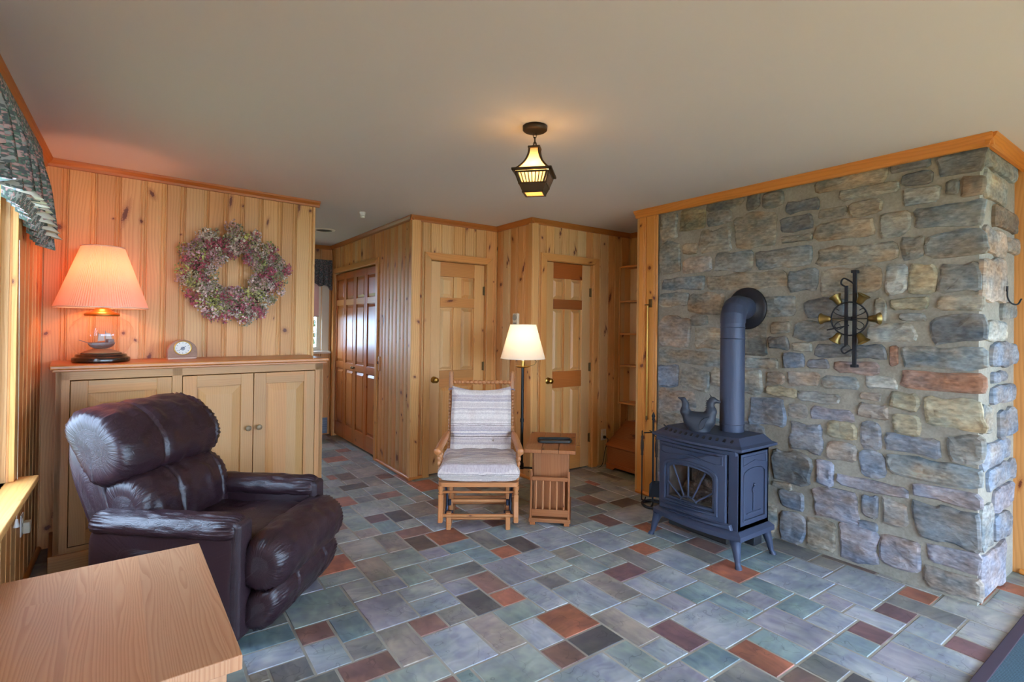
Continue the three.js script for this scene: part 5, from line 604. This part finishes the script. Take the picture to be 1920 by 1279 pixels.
/* ---------- bell chime ---------- */
{ const g = thing('bell_chime', 'wrought iron wall chime with six brass bells on the stone', 'ornament', [3.535, 1.494, -1.398], -Math.PI / 2);
  mesh('mounting_bar', [rb(0.022, 0.58, 0.012, 0.003, 0.02, 0, 0.035), rb(0.03, 0.018, 0.045, 0.003, 0.014, 0.284, 0.018), rb(0.03, 0.018, 0.045, 0.003, 0.014, -0.284, 0.018)], ironM, g); mesh('crank_strap', [rb(0.02, 0.36, 0.008, 0.003, -0.022, 0.02, 0.045), tube([[-0.022, 0.19, 0.045], [-0.05, 0.215, 0.05], [-0.035, 0.245, 0.05], [0.0, 0.225, 0.045], [0.015, 0.21, 0.04]], 0.005, 20, 6), tube([[-0.022, -0.16, 0.045], [-0.045, -0.185, 0.05], [-0.03, -0.21, 0.05], [0.0, -0.19, 0.045], [0.015, -0.185, 0.04]], 0.005, 20, 6)], ironM, g);
  mesh('wheel', [new THREE.TorusGeometry(0.1, 0.0045, 8, 48).translate(0, 0, 0.06), rod([-0.1, 0, 0.06], [0.1, 0, 0.06], 0.003), cy(0.012, 0.012, 0.05, 12).rotateX(Math.PI / 2).translate(0, 0, 0.045)], ironM, g);
  mesh('scroll', [1, -1].flatMap(s => [tube([[s * 0.01, 0.01, 0.06], [s * 0.05, 0.02, 0.06], [s * 0.085, 0.04, 0.06], [s * 0.075, 0.06, 0.06], [s * 0.055, 0.05, 0.06]], 0.0025, 20, 6), tube([[s * 0.01, -0.01, 0.06], [s * 0.05, -0.015, 0.06], [s * 0.08, -0.04, 0.06], [s * 0.06, -0.065, 0.06], [s * 0.03, -0.05, 0.06]], 0.0025, 20, 6)]), ironM, g); mesh('crank', rod([0, -0.04, 0.062], [-0.12, -0.07, 0.07], 0.004), ironM, g);
  for (let k = 0; k < 6; k++) { const a = k * Math.PI / 3; const b = lathe([[0.003, 0], [0.011, 0.004], [0.013, 0.015], [0.016, 0.03], [0.024, 0.042], [0.025, 0.045], [0.015, 0.032], [0.0, 0.028]], 16).scale(1.45, 1.35, 1.45).rotateZ(-Math.PI / 2).translate(0.1, 0, 0).rotateZ(a).translate(0, 0, 0.06); mesh('bell', b, M('#8a7444', 0.4, { metalness: 0.9 }), g); } }
{ const g = thing('wall_hook', 'small black iron hook on the chimney side', 'hook', [3.93, 1.62, -0.79]); mesh('hook', [tube([[0, 0.06, 0.006], [0, 0.0, 0.006], [0.01, -0.035, 0.02], [0.04, -0.04, 0.04], [0.065, -0.01, 0.05]], 0.004, 24, 6), rb(0.014, 0.03, 0.006, 0.002, 0, 0.045, 0.003)], ironM, g); }
/* ---------- shelf alcove ---------- */
{ const g = thing('alcove_shelves', 'built-in pine corner shelves in the alcove beside the chimney', 'shelves', [4.155, 0, -3.895], -Math.PI / 2); // local x runs toward the chimney, z toward the room
  for (const x of [0.012, 0.785]) { wood('upright', rb(0.02, 1.45, 0.15, 0.003, x, 1.345, -0.09), doorM[0], g); wood('edge_strip', rb(0.022, 1.45, 0.014, 0.003, x, 1.345, -0.008), railM, g); } wood('back_panel', bx(0.75, 1.42, 0.006, 0.398, 1.36, -0.16), doorM[0], g);
  for (const y of [2.075, 1.71, 1.37, 1.035, 0.645]) wood('shelf', rb(0.75, 0.02, 0.15, 0.004, 0.398, y - 0.01, -0.078), railM, g, 'x'); }
{ const g = thing('vase', 'small dark vase with painted flowers on the upper alcove shelf', 'vase', [4.23, 1.7105, -3.60]); mesh('body', lathe([[0.001, 0], [0.03, 0], [0.05, 0.03], [0.055, 0.06], [0.045, 0.09], [0.022, 0.105], [0.02, 0.115], [0.03, 0.125], [0.026, 0.125], [0.001, 0.1]], 24), M('#2b1c22', 0.25), g); mesh('painted_flower', [sp(0.02, -0.042, 0.06, 0.02, 10, 8).scale(1, 1, 1), sp(0.016, -0.035, 0.065, 0.04, 10, 8)], M('#c98f80', 0.4), g); }
{ const g = thing('wicker_basket', 'small woven basket on the middle alcove shelf', 'basket', [4.235, 1.3705, -3.60]); const rings = []; for (let k = 0; k < 8; k++) rings.push(new THREE.TorusGeometry(0.042 + 0.012 * Math.sin(k / 7 * 2.6), 0.006, 6, 28).rotateX(Math.PI / 2).translate(0, 0.006 + k * 0.011, 0)); mesh('weave', rings, M('#8f6c4c', 0.9), g).userData.kind = 'stuff'; mesh('lid', lathe([[0, 0.12], [0.01, 0.112], [0.04, 0.098], [0.05, 0.09], [0, 0.09]], 20), M('#7a5c42', 0.9), g); }
{ const g = thing('wood_chest', 'small slant-lid reddish pine chest on the alcove floor', 'chest', [3.905, 0, -3.79], -Math.PI / 2); const w = 0.62, d = 0.40; // front at local z 0
  for (const x of [0.01, w - 0.01]) wood('side', extr([[0, 0.02], [-d, 0.02], [-d, 0.43], [-d + 0.12, 0.43], [0, 0.235]], 0.02, 0.002).rotateY(-Math.PI / 2).translate(x + 0.01, 0, 0).scale(1, 1, 1), chestM, g); wood('front', rb(w - 0.02, 0.19, 0.018, 0.003, w / 2, 0.135, -0.009), chestM, g, 'x'); wood('skirt', extr([[0, 0.0], [0.09, 0.0], [0.12, 0.028], [w - 0.12, 0.028], [w - 0.09, 0.0], [w, 0.0], [w, 0.06], [0, 0.06]], 0.016, 0.002), chestM, g, 'x'); wood('bottom', bx(w - 0.04, 0.015, d - 0.04, w / 2, 0.045, -d / 2), chestM, g, 'x');
  const L = Math.hypot(0.28, 0.195); wood('lid', [rb(w + 0.01, 0.018, L + 0.04, 0.004, 0, 0, 0).rotateX(Math.atan2(0.195, 0.28)).translate(w / 2, 0.342, -0.135), rb(w, 0.018, 0.13, 0.004, w / 2, 0.44, -d + 0.06)], chestM, g, 'x'); mesh('hinge', rb(0.05, 0.006, 0.03, 0.002, 0.2, 0.452, -0.32), blackM, g); }
/* ---------- small wall and ceiling fittings ---------- */
{ const g = thing('thermostat', 'cream wall thermostat above the floor lamp', 'thermostat', [2.9995, 1.49, -4.13], -Math.PI / 2); mesh('case', rb(0.08, 0.12, 0.026, 0.006, 0, 0, 0.013), creamM, g); mesh('dial', cy(0.03, 0.03, 0.008, 24).rotateX(Math.PI / 2).translate(0, 0.022, 0.03), M('#a39d8c', 0.5), g); mesh('scale', rb(0.05, 0.012, 0.004, 0.001, 0, -0.035, 0.027), M('#7d7868', 0.5), g); }
{ const g = thing('light_switch', 'small brown switch plate beside the folding closet doors', 'switch', [2.0585, 1.02, -5.27], -Math.PI / 2); mesh('plate', rb(0.05, 0.15, 0.008, 0.003, 0, 0, 0.004), railM, g); mesh('toggle', rb(0.012, 0.03, 0.012, 0.003, -0.008, 0.01, 0.013), bronzeM, g); }
{ const g = thing('smoke_detector', 'small white detector on the ceiling near the hallway', 'detector', [1.645, H, -4.66]); mesh('base', cy(0.026, 0.026, 0.016, 24, 0, -0.008, 0), whiteM, g); mesh('cap', [cy(0.022, 0.02, 0.016, 24, 0, -0.024, 0)], whiteM, g); mesh('tip', cy(0.021, 0.017, 0.014, 24, 0, -0.044, 0), whiteM, g); }
{ const g = thing('recessed_downlight', 'round recessed downlight in the hallway ceiling', 'ceiling light', [1.62, H, -5.79]); mesh('trim_ring', lathe([[0.085, -0.003], [0.092, -0.012], [0.115, -0.004], [0.118, 0]], 40), whiteM, g); mesh('baffle', [cy(0.086, 0.086, 0.004, 32, 0, -0.004, 0)], M('#1d1a18', 0.6), g); }
{ const g = thing('hall_valance', 'dark floral valance over the hallway window', 'curtain', [1.2, 0, -6.93]); const n = 120, ny = 6, P = [], T = [], I = []; for (let i = 0; i <= n; i++) for (let j = 0; j <= ny; j++) { const t = i / n, v = j / ny; P.push(lerp(0.1, 0.84, t), lerp(2.25, 1.93 - 0.05 * smooth(0.75, 1, t) + 0.02 * Math.sin(t * 30), v), 0.05 + 0.022 * Math.sin(t * 70) * v); T.push(t * 1.1, v * 0.35); } for (let i = 0; i < n; i++) for (let j = 0; j < ny; j++) { const a = i * (ny + 1) + j, b = a + ny + 1; I.push(a, a + 1, b, b, a + 1, b + 1); } const q = new THREE.BufferGeometry(); q.setAttribute('position', new THREE.Float32BufferAttribute(P, 3)); q.setAttribute('uv', new THREE.Float32BufferAttribute(T, 2)); q.setIndex(I); q.computeVertexNormals(); mesh('cloth', q, M('#c4c4d0', 0.95, { map: floralT, side: THREE.DoubleSide }), g); }
{ const g = thing('cellular_blind', 'half-drawn pinkish pleated blind in the hallway window', 'blind', [1.3, 0, -6.965]); for (let k = 0; k < 16; k++) { const y = 1.95 - k * 0.026; mesh('pleat', extr([[0, 0], [0.013, -0.013], [0, -0.026]], 0.56).rotateY(Math.PI / 2).translate(0.04, y, 0), shadeM('#c9a59a', 0.35), g); } mesh('bottom_rail', rb(0.56, 0.018, 0.02, 0.003, 0.32, 1.525, 0.004), M('#b39a8c', 0.6), g); }
{ const g = thing('wall_vent', 'small grey-blue vent grille low on the hallway end wall', 'vent', [1.965, 0.02, -6.945]); mesh('frame', rb(0.1, 0.2, 0.03, 0.004, 0, 0.1, 0.015), M('#6f7f90', 0.6), g); for (let k = 0; k < 5; k++) mesh('slat', rb(0.08, 0.012, 0.008, 0.002, 0, 0.04 + k * 0.03, 0.032), M('#8190a0', 0.6), g); }
{ const g = thing('garden_shrub', 'leafy shrub outside the hallway window', 'shrub', [1.9, -0.3, -8.6]); seedTo(88); const lf = []; for (let k = 0; k < 900; k++) { const a = rnd() * 6.28, y = rr(0.5, 3), r = rr(0.1, 0.75) * (1.2 - y * 0.25); lf.push(new THREE.CircleGeometry(rr(0.03, 0.07), 5).rotateX(rr(-1.5, 1.5)).rotateY(rnd() * 6.28).translate(Math.cos(a) * r, y, Math.sin(a) * r)); } mesh('foliage', lf, M('#4d5a38', 0.8, { side: THREE.DoubleSide }), g).userData.kind = 'stuff'; mesh('stem', [rod([0, 0, 0], [0.05, 2.2, 0], 0.05, 0.02), rod([0, 0.5, 0], [-0.4, 2, 0.1], 0.03, 0.01), rod([0, 0.6, 0], [0.35, 2.1, -0.1], 0.03, 0.01)], M('#5d4c3c', 0.9), g); }
/* ---------- pendant lantern ---------- */
{ const g = thing('pendant_lantern', 'bronze lantern with amber glass hanging from the ceiling', 'ceiling light', [1.631, 0, -2.111], -47 * D2R);
  mesh('canopy', lathe([[0, H - 0.034], [0.02, H - 0.034], [0.055, H - 0.026], [0.062, H - 0.02], [0.062, H - 0.001], [0, H - 0.001]], 40), bronzeM, g);
  for (let k = 0; k < 3; k++) mesh('chain_link', new THREE.TorusGeometry(0.011, 0.0026, 8, 20).scale(0.75, 1.35, 1).rotateY(k % 2 ? Math.PI / 2 : 0).translate(0, H - 0.046 - k * 0.024, 0), bronzeM, g);
  const prof = t => lerp(0.024, 0.082, Math.pow(t, 2.1)); const yt = 2.326, yb = 2.205;
  const panel = (side, w0, y0, y1, fn, inset) => { const P = [], n = 10; const v = (t, s) => { const r = fn(t) - inset; return [s * (r - w0), lerp(y0, y1, t), r]; }; for (let k = 0; k < n; k++) { const a = v(k / n, -1), b = v(k / n, 1), c = v((k + 1) / n, 1), d = v((k + 1) / n, -1); P.push(...a, ...d, ...c, ...a, ...c, ...b); } const q = new THREE.BufferGeometry(); q.setAttribute('position', new THREE.Float32BufferAttribute(P, 3)); q.computeVertexNormals(); q.rotateY(side * Math.PI / 2); return prep(q); };
  const amber = M([0.95, 0.72, 0.42], 0.7, { transmission: 0.75, thickness: 0, side: THREE.DoubleSide });
  for (let s = 0; s < 4; s++) mesh('glass_panel', panel(s, 0.0, yt, yb, prof, 0.003), amber, g);
  for (let s = 0; s < 4; s++) { const pts = []; for (let k = 0; k <= 10; k++) { const r = prof(k / 10); pts.push([r, lerp(yt, yb, k / 10), r]); } mesh('corner_rib', tube(pts, 0.0055, 20, 6).rotateY(s * Math.PI / 2), bronzeM, g); }
  mesh('crown_plate', [rb(0.062, 0.012, 0.062, 0.003, 0, yt + 0.003, 0), new THREE.TorusGeometry(0.009, 0.0025, 6, 16).translate(0, yt + 0.016, 0)], bronzeM, g);
  mesh('eave', [...[0, 1, 2, 3].map(s => rb(0.20, 0.012, 0.018, 0.002, 0, yb - 0.004, 0.091).rotateY(s * Math.PI / 2))], bronzeM, g);
  // slotted body: four tapering sides with vertical bars over glass
  const f2 = t => lerp(0.086, 0.066, t); for (let s = 0; s < 4; s++) { mesh('glass_panel', panel(s, 0.002, yb - 0.01, 2.138, f2, 0.005), amber, g); const fr = []; for (let k = 0; k <= 8; k++) { const u = lerp(-1, 1, k / 8); fr.push(rod([u * 0.074, yb - 0.018, 0.083], [u * 0.056, 2.138, 0.066], k === 0 || k === 8 ? 0.006 : 0.003, undefined, 6)); } fr.push(rod([-0.066, 2.136, 0.066], [0.066, 2.136, 0.066], 0.0055, undefined, 6)); fr.push(rod([-0.08, yb - 0.016, 0.083], [0.08, yb - 0.016, 0.083], 0.005, undefined, 6)); mesh('slotted_side', fr.map(q => q.rotateY(s * Math.PI / 2)), bronzeM, g); }
  const f3 = t => lerp(0.068, 0.052, t); for (let s = 0; s < 4; s++) mesh('lower_side', panel(s, 0, 2.134, 2.098, f3, 0), bronzeM, g); mesh('bottom_glass', bx(0.088, 0.003, 0.088, 0, 2.0985, 0), amber, g); mesh('bottom_rim', [0, 1, 2, 3].map(s => rb(0.108, 0.008, 0.01, 0.002, 0, 2.097, 0.049).rotateY(s * Math.PI / 2)), bronzeM, g);
  mesh('bulb', sp(0.02, 0, 2.2, 0), bulbM('#ffb95c', 3), g); point(g, 'bulb_light', [0, 2.2, 0], new THREE.Color(1, 0.68, 0.3), 0.36, 1.0); }
/* ---------- rug at the tile edge ---------- */
{ const g = thing('runner_rug', 'ribbed blue-grey runner rug with dark binding at the tile edge', 'rug', [0, 0, 0]); mesh('pile', grain(bx(4.6, 0.012, 0.12, 1.95, 0.0062, -0.555), 'x', 0, 0), M('#7f97a0', 0.95, { map: rugT, bumpMap: rugT, bumpScale: 0.004 }), g); mesh('binding', [rb(4.6, 0.014, 0.045, 0.004, 1.95, 0.0072, -0.637)], M('#3d2f3c', 0.9), g); }
renderer.render(scene, camera);
